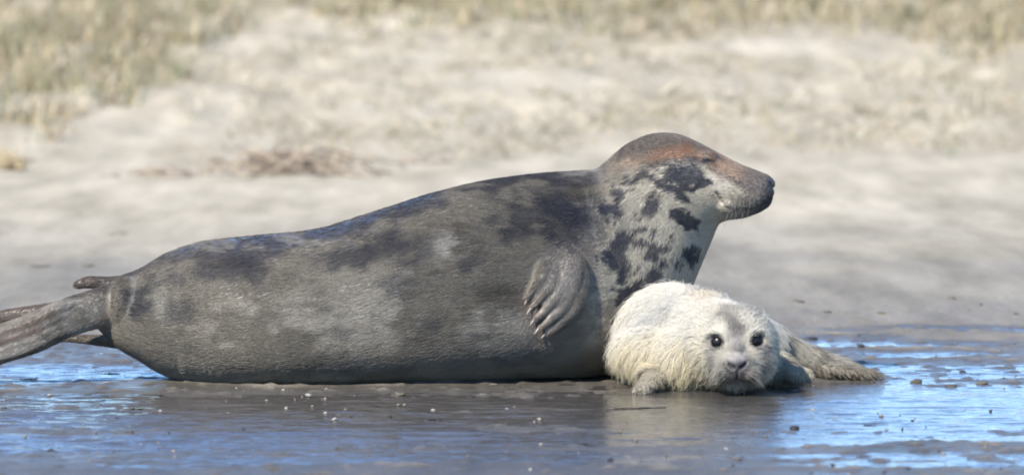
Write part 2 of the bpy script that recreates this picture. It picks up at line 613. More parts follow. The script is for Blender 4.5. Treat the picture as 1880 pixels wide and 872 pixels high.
# ------------------------------------------------------------------ the grey seal
# cross sections: top (px,py), bottom (px,py), half width in depth (m), depth of the centre line (m)
SEC = [
    ((188, 530), (176, 600), 0.045, 0.15), ((222, 508), (214, 634), 0.10, 0.16), ((258, 494), (256, 660), 0.145, 0.17),
    ((312, 465), (318, 692), 0.20, 0.18), ((375, 444), (400, 705), 0.25, 0.18), ((470, 433), (490, 706), 0.285, 0.18),
    ((580, 421), (592, 706), 0.305, 0.19), ((680, 392), (695, 704), 0.32, 0.21), ((780, 360), (795, 700), 0.335, 0.24),
    ((880, 335), (900, 696), 0.34, 0.28), ((980, 321), (1010, 690), 0.335, 0.33), ((1060, 315), (1112, 684), 0.32, 0.37),
    ((1094, 311), (1205, 655), 0.285, 0.38), ((1112, 298), (1252, 570), 0.24, 0.37), ((1132, 281), (1284, 494), 0.20, 0.35),
    ((1163, 260), (1307, 440), 0.167, 0.33), ((1204, 246), (1318, 414), 0.148, 0.31), ((1248, 248), (1327, 407), 0.132, 0.29),
    ((1290, 266), (1342, 403), 0.116, 0.27), ((1326, 285), (1361, 401), 0.104, 0.25), ((1360, 302), (1381, 395), 0.093, 0.235),
    ((1391, 314), (1401, 386), 0.080, 0.225), ((1412, 323), (1415, 373), 0.063, 0.22), ((1422, 333), (1420, 353), 0.032, 0.215),
]
raw = np.array([[*s[0], *s[1], s[2], s[3]] for s in SEC], float)
sec = spline(raw, 7)
soup = Soup()
LV, LF, SEG = [], [], 72
spine = []
for k, (tx, ty, bx, by, w, yc) in enumerate(sec):
    T_, B_ = W(tx, ty, yc), W(bx, by, yc)
    C = (T_ + B_) / 2
    H = (T_ - B_) / 2
    spine.append(C)
    low = 2.0 + 0.9 * float(sstep(300, 500, np.array(bx)) * (1 - sstep(1050, 1230, np.array(bx))))
    for j in range(SEG):
        th = 2 * math.pi * j / SEG
        cz, sy = math.cos(th), math.sin(th)
        e = 2.05 if cz >= 0 else low
        z_ = math.copysign(abs(cz) ** (2 / e), cz)
        y_ = math.copysign(abs(sy) ** (2 / e), sy)
        # fat sags: widest a little below the middle
        wide = 1.0 + 0.05 * (1 if cz < 0 else -1) * abs(cz) * (1 if 350 < bx < 1150 else 0)
        LV.append(C + H * z_ + np.array([0, w * wide * y_, 0]))
spine = np.array(spine)
ns = len(sec)
for k in range(ns - 1):
    for j in range(SEG):
        a, b = k * SEG + j, k * SEG + (j + 1) % SEG
        LF.append((a, a + SEG, b + SEG, b))
LF.append(tuple(range(SEG)))
LF.append(tuple((ns - 1) * SEG + j for j in range(SEG))[::-1])
soup.add(LV, LF)
bvh = BVHTree.FromPolygons([tuple(v) for v in LV], LF)

def on_body(px, py, out=0.0, tree=None):
    d = Vector(ray(px, py)).normalized()
    loc, nor, _, _ = (tree or bvh).ray_cast(Vector((0, CAM_Y, CAM_Z)), d)
    if loc is None:
        return None
    nor = np.array(nor)
    if nor @ np.array(d) > 0: nor = -nor
    return np.array(loc) + nor * out

# fore flipper: five digits fanned from the shoulder, lying down the flank
DIG = [
    ([(1046, 450), (1064, 500), (1050, 555), (1022, 590), (1000, 606)], [0.026, 0.029, 0.025, 0.016, 0.009], 0.020),
    ([(1036, 452), (1046, 500), (1034, 550), (1008, 580), (986, 597)], [0.026, 0.029, 0.023, 0.014, 0.008], 0.024),
    ([(1026, 455), (1030, 498), (1018, 540), (996, 566), (978, 582)], [0.024, 0.028, 0.021, 0.013, 0.008], 0.022),
    ([(1018, 458), (1016, 495), (1004, 525), (986, 548), (972, 563)], [0.022, 0.025, 0.019, 0.012, 0.008], 0.018),
    ([(1012, 462), (1004, 490), (992, 512), (978, 532), (968, 545)], [0.020, 0.021, 0.016, 0.011, 0.007], 0.014),
]
claws = []
for pts, rad, lift in DIG:
    P = []
    for i, (a, b) in enumerate(pts):
        t = i / (len(pts) - 1)
        P.append(on_body(a, b, lift * 1.1 * min(1, t * 1.8) - 0.026 * max(0.0, 1 - t * 2.6)))
    soup.tube(P, rad, seg=14, n=8)
    d = P[-1] - P[-2]; d /= np.linalg.norm(d)
    claws.append((P[-1] + d * 0.002, d))
Pm = [on_body(a, b, o) for a, b, o in ((1044, 452, -0.030), (1040, 500, 0.010), (1026, 545, 0.020), (1008, 572, 0.016))]
soup.tube(Pm, [0.034, 0.042, 0.038, 0.026], flat=((0.1, 1, 0), 0.62), seg=18, n=8)
# hind flippers and the stub of a tail
def slab(pts, rad, th):
    soup.tube([W(*p) for p in pts], rad, flat=((0, 1, 0), th), seg=20, n=8)
slab([(270, 552, 0.14), (225, 558, 0.11), (178, 566, 0.08), (120, 585, 0.06), (60, 612, 0.05), (0, 632, 0.05), (-70, 656, 0.05)], [0.075, 0.066, 0.055, 0.053, 0.056, 0.054, 0.050], 0.6)
for off, sgn in ((-0.030, 0.6), (-0.008, 1.0), (0.018, 0.8), (0.036, 0.5)):   # digit ridges along the near flipper
    pts = []
    for a, b, y in [(150, 575, 0.055), (105, 588, 0.032), (60, 612, 0.022), (0, 632, 0.022), (-75, 657, 0.022)]:
        p = W(a, b, y); p[2] -= off * 1.0; pts.append(p)
    soup.tube(pts, [0.010, 0.014, 0.015, 0.014, 0.012], seg=12, n=6)
slab([(225, 560, 0.22), (150, 572, 0.24), (70, 578, 0.26), (0, 584, 0.27), (-80, 596, 0.28)], [0.05, 0.042, 0.03, 0.022, 0.02], 0.6)
soup.tube([W(238, 532, 0.2), W(200, 521, 0.2), W(166, 518, 0.2), W(145, 522, 0.2)], [0.045, 0.021, 0.0185, 0.0150], seg=14, n=8)
soup.tube([W(238, 612, 0.2), W(190, 624, 0.2), W(140, 622, 0.2), W(96, 624, 0.2)], [0.05, 0.018, 0.012, 0.006], seg=14, n=8)
soup.ellipsoid(W(214, 562, 0.11), (0.075, 0.058, 0.066))     # rump flesh running into the near flipper
soup.ellipsoid(W(236, 560, 0.12), (0.07, 0.085, 0.080))
# brow, muzzle pad and jaw
soup.ellipsoid(W(1368, 352, 0.175), (0.042, 0.035, 0.034))
soup.ellipsoid(W(1338, 375, 0.20), (0.034, 0.045, 0.026))
soup.ellipsoid(W(1302, 291, 0.195), (0.030, 0.020, 0.018))

sme = fuse(soup, 0.0045, 7)
V, Nn, T = mesh_arrays(sme)
PX, PY = proj(V)
# creases: mouth line, nostril, closed eye, wrinkles on the flank
def seg_dist(px, py, pts):
    best = np.full(len(px), 1e9)
    for (a, b), (c, d) in zip(pts[:-1], pts[1:]):
        vx, vy = c - a, d - b
        t = np.clip(((px - a) * vx + (py - b) * vy) / (vx * vx + vy * vy), 0, 1)
        best = np.minimum(best, np.hypot(px - a - t * vx, py - b - t * vy))
    return best
# side-on coordinates of the animal, in the same units as the measured outline (670 per metre)
def side(P):
    # plane through the animal's own axis, seen square on
    px, py = proj(np.stack([P[:, 0], np.full(len(P), 0.25), P[:, 2]], 1))
    return px, py
sx_, sy_ = side(V)
MOUTH = [(1402, 372), (1380, 381), (1352, 384), (1330, 378), (1314, 352)]
EYE = [(1290, 298), (1300, 294), (1312, 297)]
front = (Nn[:, 1] < 0.15).astype(float)
dm = seg_dist(sx_, sy_, MOUTH)
V -= Nn * (0.007 * np.exp(-(dm / 3.2) ** 2))[:, None]
de = seg_dist(sx_, sy_, EYE)
V -= Nn * (0.005 * np.exp(-(de / 3.0) ** 2))[:, None]
dn = seg_dist(sx_, sy_, [(1411, 333), (1417, 342)])
V -= Nn * (0.006 * np.exp(-(dn / 3.5) ** 2))[:, None]
wr = fbm(np.stack([V[:, 0] * 3.0, V[:, 1] * 5, V[:, 2] * 55], 1), 2, 41)
wz = np.exp(-((sx_ - 880) / 130) ** 2 - ((sy_ - 520) / 110) ** 2)
V += Nn * (0.0028 * wr * wz)[:, None]
V += Nn * (0.004 * fbm(V * 5.0, 3, 43))[:, None] * (sx_ < 1180)[:, None]
# neck folds behind the nape
fold = np.exp(-(seg_dist(sx_, sy_, [(1092, 312), (1120, 360), (1118, 420)]) / 7) ** 2)
V -= Nn * (0.0003 * fold)[:, None]
sme.vertices.foreach_set('co', V.astype(np.float32).ravel())
sme.update()
V, Nn, T = mesh_arrays(sme)

def z1(x, y): return (1000 + x * 0.39, 220 + y * 0.39)
SPOTS = []
for x, y, rx, ry, rot in [
    (510, 380, 48, 46, 20), (655, 462, 62, 36, 20), (690, 505, 36, 24, 0), (560, 300, 60, 32, 35), (640, 345, 60, 36, 30), (680, 270, 75, 58, 10),
    (610, 245, 60, 34, 0), (420, 268, 56, 18, -5), (490, 256, 32, 22, 0), (320, 402, 66, 34, 15), (355, 352, 32, 34, 0), (425, 321, 13, 12, 0),
    (372, 548, 60, 40, 15), (335, 625, 48, 66, 0), (375, 690, 30, 44, 0), (462, 560, 46, 16, 0), (505, 600, 26, 52, 0), (545, 655, 28, 20, 20),
    (570, 580, 44, 24, -10), (440, 502, 44, 14, 10), (682, 625, 48, 40, 15), (690, 660, 30, 36, 0), (628, 672, 16, 18, 0), (505, 720, 38, 44, 0), (440, 770, 62, 30, -20),
    (375, 800, 46, 40, 0), (440, 668, 28, 10, 0), (760, 190, 26, 16, 20), (740, 295, 34, 34, 0), (320, 300, 20, 12, 0), (285, 465, 24, 14, 0),
    (450, 430, 34, 10, 0), (250, 640, 16, 24, 0), (330, 465, 12, 10, 0), (415, 690, 14, 10, 0), (520, 515, 14, 20, 0), (590, 640, 12, 14, 0), (600, 520, 14, 10, 0)]:
    px, py = z1(x, y)
    SPOTS.append((px, py, rx * 0.405, ry * 0.405, rot, 1.0))
for px, py, rx, ry, rot, s in [
    (270, 545, 30, 34, 0, 0.9), (350, 560, 34, 30, 20, 0.45), (650, 462, 70, 22, -8, 0.75), (735, 440, 60, 24, -15, 0.6), (740, 510, 44, 22, 0, 0.55), (430, 482, 80, 20, -8, 0.6),
    (880, 605, 18, 24, 0, 0.5), (1035, 382, 48, 30, 20, 0.8), (1012, 415, 16, 18, 0, 0.9), (1070, 400, 34, 40, 0, 0.6), (650, 590, 46, 14, 0, 0.4), (800, 590, 26, 16, 0, 0.45),
    (640, 655, 70, 22, 0, 0.4), (470, 665, 60, 18, 0, 0.35), (1040, 430, 26, 22, 0, 0.6), (880, 430, 14, 12, 0, 0.35), (810, 487, 22, 12, 0, 0.35), (960, 640, 50, 18, 0, 0.35), (1130, 560, 30, 20, 0, 0.5)]:
    SPOTS.append((px, py, rx, ry, rot, s))

def coat(P):
    x, y = side(P)
    wx_ = 23 * fbm(P * 36, 4, 51, 0.66); wy_ = 23 * fbm(P * 36 + 50, 4, 52, 0.66)
    c = np.tile(np.array([0.20, 0.178, 0.138]), (len(P), 1))
    n1 = fbm(P * np.array([7, 7, 9]), 5, 53, 0.6)
    n2 = fbm(P * np.array([22, 22, 34]), 4, 54, 0.6)
    n3 = fbm(P * np.array([5, 5, 7]) + 7, 4, 55, 0.55)
    top = spline(raw[:, [0, 1]], 7)
    bot = spline(raw[:, [2, 3]], 7)
    ty = np.interp(x, top[:, 0], top[:, 1]); by = np.interp(x, bot[:, 0], bot[:, 1])
    h = np.clip((y - ty) / np.maximum(by - ty, 1), 0, 1)
    body = 1 - sstep(1070, 1200, x + 90 * n1 + 50 * n2)
    # dark mottled saddle down the back, breaking up on the flank
    sad = sstep(0.06, 0.42, 0.36 - h * 1.0 + 0.75 * n1 + 0.5 * n2)
    c = mixc(c, (0.045, 0.042, 0.045), 0.9 * sad * body)
    c = mixc(c, (0.40, 0.365, 0.30), 0.9 * sstep(-0.1, 0.4, n3 + 0.6 * n2 + 0.35 * np.exp(-((x - 600) / 130) ** 2)) * np.exp(-((h - 0.55) / 0.25) ** 2) * sstep(300, 420, x) * body)  # pale flank mottle, with the sun's silvery sheen painted into the mid-flank colour
    c = mixc(c, (0.088, 0.074, 0.053), 0.75 * sstep(0.0, 0.4, fbm(P * np.array([6, 6, 12]) + 31, 4, 56) + 0.3 * n2 + 0.35 * (h - 0.75)) * body)
    # pale throat and neck
    neck = sstep(-0.22, 0.30, (x - 1100 + 0.2 * (y - 420)) / 130 + 0.8 * n1 + 0.6 * n2) * sstep(1020, 1120, x) * (1 - sstep(540, 660, y + 40 * n1))
    c = mixc(c, (0.50, 0.455, 0.35), 0.92 * neck)
    nape_dark = np.exp(-((x - 1105) / 60) ** 2) * (1 - sstep(470, 600, y)) * sstep(0.0, 0.4, 0.12 + n1 + 0.8 * n2)      # broken dark hair where back meets neck
    c = mixc(c, (0.06, 0.056, 0.056), 0.85 * nape_dark)
    c = mixc(c, (0.30, 0.29, 0.25), 0.35 * neck * sstep(-0.2, 0.4, n2))
    # flipper: paler, brownish towards the digits
    fl = np.exp(-(seg_dist(x, y, [(1035, 480), (1025, 540), (992, 590)]) / 34) ** 4)
    c = mixc(c, (0.18, 0.165, 0.143), 0.85 * fl)
    c = mixc(c, (0.33, 0.27, 0.22), 0.6 * np.exp(-(seg_dist(x, y, [(970, 530), (985, 560), (1000, 600)]) / 18) ** 2))
    # scar-like pale patch on the shoulder
    pp = np.exp(-(((x - 838 + wx_) / 34) ** 2 + ((y - 446 + wy_) / 30) ** 2) ** 2)
    c = mixc(c, (0.44, 0.415, 0.36), 0.75 * pp * sstep(-0.5, 0.3, n2))
    c = mixc(c, (0.40, 0.38, 0.33), 0.6 * np.exp(-(((x - 312 + wx_) / 13) ** 2 + ((y - 548 + wy_) / 34) ** 2)))
    # crown: grey brown with a rusty band over the eye, tan towards the muzzle
    head = 1 - sstep(-6, 8, (y + 0.7 * wy_) - np.interp(x, [1080, 1120, 1170, 1230, 1290, 1330, 1420], [312, 318, 306, 296, 298, 330, 372]))
    head *= sstep(1085, 1150, x + wx_)
    c = mixc(c, (0.11, 0.09, 0.075), head)
    band = np.exp(-(seg_dist(x + wx_ * 0.6, y + wy_ * 0.6, [(1165, 300), (1210, 286), (1250, 279), (1300, 287), (1350, 316)]) / 10) ** 2)
    c = mixc(c, (0.31, 0.195, 0.12), 0.6 * band * head * sstep(-0.5, 0.25, n2 + 0.3))
    c = mixc(c, (0.20, 0.09, 0.045), 0.6 * np.exp(-(seg_dist(x + wx_, y + wy_, [(1200, 288), (1250, 276), (1268, 270)]) / 9) ** 2))
    c = mixc(c, (0.42, 0.33, 0.24), 0.75 * np.exp(-(((x - 1150 + wx_) / 30) ** 2 + ((y - 300 + wy_) / 12) ** 2)))
    c = mixc(c, (0.34, 0.25, 0.18), 0.65 * np.exp(-(((x - 1345 + wx_) / 34) ** 2 + ((y - 312 + wy_) / 18) ** 2)))
    muz = sstep(1335, 1385, x + 0.4 * (y - 340) + wx_)
    c = mixc(c, (0.17, 0.145, 0.125), 0.75 * muz)
    c = mixc(c, (0.06, 0.055, 0.058), 0.9 * sstep(1392, 1412, x + 0.35 * (y - 345) + 0.3 * wx_))
    # white cheek behind the whiskers
    c = mixc(c, (0.52, 0.46, 0.40), 0.6 * np.exp(-(((x - 1312 + 0.6 * wx_) / 22) ** 2 + ((y - 338 + 0.6 * wy_) / 18) ** 2) ** 2))
    c = mixc(c, (0.05, 0.045, 0.048), 0.85 * np.exp(-(seg_dist(x + wx_, y + wy_, [(1185, 302), (1230, 296), (1290, 300)]) / 7) ** 2))
    # blotches
    for px, py, rx, ry, rot, s in SPOTS:
        ca, sa = math.cos(math.radians(rot)), math.sin(math.radians(rot))
        dx, dy = x - px + wx_, y - py + wy_
        u, v = (dx * ca + dy * sa) / rx, (-dx * sa + dy * ca) / ry
        q = np.sqrt(u * u + v * v)
        if s > 0.95:
            m = 1 - sstep(0.80, 1.08, q)
        else:
            m = (1 - sstep(0.5, 1.25, q + 0.45 * n2)) * s
        c = mixc(c, (0.036, 0.036, 0.045), 0.94 * m)
    # reddish fold above the hind flippers, dark pinch beneath
    c = mixc(c, (0.20, 0.13, 0.10), 0.3 * np.exp(-(seg_dist(x + 0.5 * wx_, y + 0.5 * wy_, [(178, 598), (205, 575), (222, 550)]) / 10) ** 2))
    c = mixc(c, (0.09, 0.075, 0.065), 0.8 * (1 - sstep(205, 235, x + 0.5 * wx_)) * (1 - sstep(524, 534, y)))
    hf = 1 - sstep(160, 210, x + wx_)
    c = mixc(c, (0.34, 0.31, 0.27), 0.55 * hf * sstep(-0.25, 0.3, n2 + 0.2) * sstep(535, 545, y))
    c = mixc(c, (0.15, 0.10, 0.07), 0.7 * hf * np.exp(-(seg_dist(x, y, [(110, 566), (50, 590), (0, 604), (-60, 622)]) / 6) ** 2))
    c = mixc(c, (0.16, 0.10, 0.075), 0.7 * hf * np.exp(-(seg_dist(x, y, [(90, 590), (40, 608), (-60, 640)]) / 5) ** 2))
    c = mixc(c, (0.11, 0.08, 0.062), 0.85 * hf * sstep(0.13, 0.17, P[:, 1]) * (1 - sstep(596, 606, y)))
    c *= (0.92 + 0.26 * n2)[:, None]
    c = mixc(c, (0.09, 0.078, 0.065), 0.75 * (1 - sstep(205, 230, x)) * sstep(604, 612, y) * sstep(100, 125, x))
    # lips, lid
    c = mixc(c, (0.05, 0.035, 0.032), 0.9 * np.exp(-(seg_dist(x, y, MOUTH[1:]) / 3.0) ** 2))
    c = mixc(c, (0.022, 0.018, 0.016), 0.95 * np.exp(-(seg_dist(x, y, EYE) / 3.4) ** 2))
    c = mixc(c, (0.012, 0.011, 0.012), 0.95 * np.exp(-(seg_dist(x, y, [(1411, 333), (1417, 342)]) / 3.0) ** 2))
    return np.clip(c, 0.01, 0.9)

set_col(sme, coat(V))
seal = bpy.data.objects.new('grey_seal', None)
COL.objects.link(seal)
tag(seal, 'large spotted grey seal lying with raised head facing right behind the pup', 'seal')
link('body', sme, M_COAT, seal)

# short hair lying along the body
spx = np.stack([sec[:, 0] * 0.5 + sec[:, 2] * 0.5, sec[:, 1] * 0.5 + sec[:, 3] * 0.5], 1)
tan = np.gradient(spine, axis=0)
tan /= np.linalg.norm(tan, axis=1)[:, None]
kd = KDTree(len(spine))
for i, p in enumerate(spine): kd.insert(Vector(p), i)
kd.balance()

def flow_seal(P):
    idx = np.array([kd.find(Vector(p))[1] for p in P])
    f = -tan[idx]
    x, y = side(P)
    fl = np.exp(-(seg_dist(x, y, [(1040, 470), (1030, 540), (992, 590)]) / 36) ** 4)
    f = f * (1 - fl[:, None]) + np.array([-0.35, 0, -0.9]) * fl[:, None]
    hf = (1 - sstep(190, 230, x))[:, None]
    f = f * (1 - hf) + np.array([-0.93, 0, -0.3]) * hf
    f[:, 2] -= 0.12
    return f

NS = 270000
seen = np.clip(0.55 - Nn[:, 1] * 0.9 + 0.5 * (Nn[:, 2] > 0.3), 0.12, 1.2)      # denser on the side towards the beach
sx_, sy_ = side(V)
wback = 0.75 * sstep(0.66, 0.95, Nn[:, 2] + 0.08 * fbm(V * 9, 3, 61)) * (1 - sstep(760, 1080, sx_)) * sstep(200, 260, sx_)
set_float(sme, wback, 'wetness')
seen *= 1 - 1.2 * wback         # wet slicked back
P, M = scatter(V, Nn, T, NS, seen)
px_, py_ = side(P)
F = flow_seal(P)
F = F + 0.09 * rng.normal(size=F.shape)
F -= M * (F * M).sum(1)[:, None]
F /= np.linalg.norm(F, axis=1)[:, None] + 1e-9
L = 0.021 * (0.6 + 0.8 * rng.random(NS)) * (1 - 0.5 * np.exp(-((px_ - 1105) / 45) ** 2))
L *= 1 - 0.6 * sstep(1150, 1300, px_)
L *= 1 - 0.5 * (1 - sstep(200, 240, px_))
fl = np.exp(-(seg_dist(px_, py_, [(1040, 470), (1025, 540), (985, 590)]) / 36) ** 4)
L *= 1 - 0.5 * fl
lift = 0.065 + 0.06 * rng.random(NS)
pts = np.stack([P - M * 0.0008, P + F * (L * 0.5)[:, None] + M * (L * lift * 0.75)[:, None], P + F * L[:, None] + M * (L * lift * 0.9)[:, None]], 1)
rad = np.stack([np.full(NS, 0.00042), np.full(NS, 0.00038), np.full(NS, 0.0001)], 1)
hc = coat(P + F * (0.005 * rng.random(NS))[:, None] + 0.002 * rng.normal(size=P.shape)) * (0.74 + 0.36 * rng.random(NS))[:, None]
skip = (seg_dist(px_, py_, MOUTH[2:]) < 2.5) | (seg_dist(px_, py_, EYE) < 3) | (seg_dist(px_, py_, [(1411, 333), (1417, 342)]) < 3)
keep = ~skip
tag(make_curves('short_fur', pts[keep], rad[keep], np.clip(hc[keep], 0, 1), M_SHORT, seal), kind='stuff')

def claw_mesh(length, r):
    V, F, n, k = [], [], 6, 8
    for i in range(n):
        t = i / (n - 1)
        for j in range(k):
            a = 2 * math.pi * j / k
            rr = r * (1 - t) ** 0.7 + 0.0004
            V.append((rr * math.cos(a), rr * 0.8 * math.sin(a) - 0.25 * length * t * t, length * t))
    for i in range(n - 1):
        for j in range(k):
            F.append((i * k + j, i * k + (j + 1) % k, (i + 1) * k + (j + 1) % k, (i + 1) * k + j))
    F.append(tuple(range(k))[::-1]); F.append(tuple((n - 1) * k + j for j in range(k)))
    me = mesh_np('claw', V, F)
    me.materials.append(M_CLAW)
    return me
cm = claw_mesh(0.026, 0.0048)
for p, d in claws:
    o = link('claw', cm, None, seal)
    o.location = p
    o.rotation_euler = Vector(d + np.array([-0.1, 0.05, -0.25])).to_track_quat('Z', 'X').to_euler()

stree = BVHTree.FromPolygons([tuple(v) for v in V], [tuple(t) for t in T])
wp, wr_ = [], []
for i in range(20):
    a, b = random.uniform(1338, 1385), 0
    b = 362 + random.uniform(-10, 10) + (1392 - a) * 0.12
    p = on_body(a, b, 0.0, stree)
    if p is None: continue
    d = np.array([random.uniform(-0.75, 0.15), random.uniform(-0.45, -0.1), -0.75]); d /= np.linalg.norm(d)
    l = random.uniform(0.035, 0.085)
    bend = np.array([-0.25, 0.1, -0.25])
    wp.append([p, p + d * l * 0.4, p + d * l * 0.75 + bend * l * 0.12, p + d * l + bend * l * 0.35])
    wr_.append([0.0005, 0.0004, 0.0003, 0.0001])
tag(make_curves('whiskers', np.array(wp), np.array(wr_), np.tile([0.3, 0.28, 0.24], (len(wp), 1)), M_WHISK, seal), kind='stuff')

# ------------------------------------------------------------------ the pup
ps = Soup()
ps.ellipsoid(W(1236, 612, 0.10), (0.155, 0.18, 0.130))
ps.ellipsoid(W(1285, 618, 0.04), (0.13, 0.17, 0.118))
ps.ellipsoid(W(1330, 630, -0.17), (0.105, 0.13, 0.104))
ps.ellipsoid(W(1205, 645, 0.02), (0.115, 0.16, 0.082))
ps.ellipsoid(W(1262, 655, -0.06), (0.115, 0.15, 0.088))
ps.ellipsoid(W(1310, 622, -0.06), (0.105, 0.16, 0.100))
ps.ellipsoid(W(1325, 634, 0.20), (0.17, 0.16, 0.098))
ps.tube([W(1350, 640, 0.22), W(1410, 650, 0.25), W(1465, 661, 0.27), W(1520, 672, 0.27), W(1570, 681, 0.25)], [0.088, 0.075, 0.056, 0.040, 0.022], flat=((0, 0, 1), 0.82), seg=20, n=10)
ps.tube([W(1520, 675, 0.22), W(1570, 683, 0.20), W(1612, 688, 0.19)], [0.022, 0.020, 0.010], flat=((0, 0, 1), 0.55))
ps.tube([W(1520, 671, 0.30), W(1565, 679, 0.32), W(1602, 685, 0.33)], [0.022, 0.020, 0.010], flat=((0, 0, 1), 0.55))
HY = -0.27
ps.ellipsoid(W(1359, 636, HY), (0.094, 0.105, 0.104))
ps.ellipsoid(W(1357, 658, HY - 0.03), (0.093, 0.088, 0.074))
ps.ellipsoid(W(1352, 672, HY - 0.085), (0.060, 0.056, 0.043))
ps.ellipsoid(W(1331, 682, HY - 0.095), (0.031, 0.040, 0.026))
ps.ellipsoid(W(1374, 681, HY - 0.095), (0.031, 0.040, 0.026))
ps.ellipsoid(W(1352, 667, HY - 0.105), (0.028, 0.038, 0.024))
ps.ellipsoid(W(1353, 698, HY - 0.055), (0.034, 0.045, 0.018))
ps.ellipsoid(W(1353, 640, HY - 0.07), (0.030, 0.05, 0.035))
# fore flippers
ps.tube([W(1215, 668, -0.08), W(1200, 698, -0.19), W(1178, 715, -0.27)], [0.050, 0.034, 0.022], flat=((0, 0.3, 1), 0.55))
paw_tips = []
for a in range(5):
    t = a / 4
    p0, p1 = W(1196 + 10 * t, 706, -0.22), W(1164 + 20 * t, 719 + 2 * t, -0.275 - 0.012 * t)
    ps.tube([p0, (p0 + p1) / 2 + np.array([0, 0, 0.004]), p1], [0.012, 0.0095, 0.007], seg=10, n=5)
    d = p1 - p0; paw_tips.append((p1, d / np.linalg.norm(d)))
ps.tube([W(1400, 665, 0.06), W(1440, 682, -0.03), W(1465, 690, -0.10)], [0.045, 0.034, 0.030], flat=((0, 0, 1), 0.75))
for a in range(5):
    t = a / 4
    p0, p1 = W(1462 + 4 * t, 682 + 12 * t, -0.10), W(1484 + 5 * math.sin(t * 3.1), 681 + 17 * t, -0.115)
    ps.tube([p0, (p0 + p1) / 2 + np.array([0, 0, 0.003]), p1], [0.0125, 0.010, 0.0075], seg=10, n=5)
    d = p1 - p0; paw_tips.append((p1, d / np.linalg.norm(d)))
pme = fuse(ps, 0.0036, 8)
V, Nn, T = mesh_arrays(pme)
PUP0 = (1352.0, 668.0)

def face_xy(P):
    """square-on face coordinates on the plane of the head"""
    return proj(np.stack([P[:, 0], np.full(len(P), HY - 0.06), P[:, 2]], 1))

fx, fy = face_xy(V)
isface = sstep(HY + 0.02, HY - 0.03, V[:, 1]) if False else (V[:, 1] < HY + 0.0).astype(float)
EYES = [(1317, 628, 0.0165), (1388, 625, 0.0165)]
for ex, ey, er in EYES:
    q = np.hypot(fx - ex, fy - ey)
    V -= Nn * (0.010 * np.exp(-(q / 11) ** 4) * isface)[:, None]
    V += Nn * (0.004 * np.exp(-((q - 17) / 5) ** 2) * isface)[:, None]
nost = [[(1336, 664), (1340, 669), (1345, 671)], [(1368, 663), (1364, 668), (1359, 671)]]
for nn in nost:
    V -= Nn * (0.009 * np.exp(-(seg_dist(fx, fy, nn) / 3.4) ** 2) * isface)[:, None]
PMOUTH = [(1325, 694), (1340, 698), (1352, 693), (1364, 698), (1380, 692)]
V -= Nn * (0.005 * np.exp(-(seg_dist(fx, fy, PMOUTH) / 2.8) ** 2) * isface)[:, None]
V -= Nn * (0.004 * np.exp(-(seg_dist(fx, fy, [(1352, 676), (1352, 692)]) / 2.4) ** 2) * isface)[:, None]
pme.vertices.foreach_set('co', V.astype(np.float32).ravel())
pme.update()
V, Nn, T = mesh_arrays(pme)

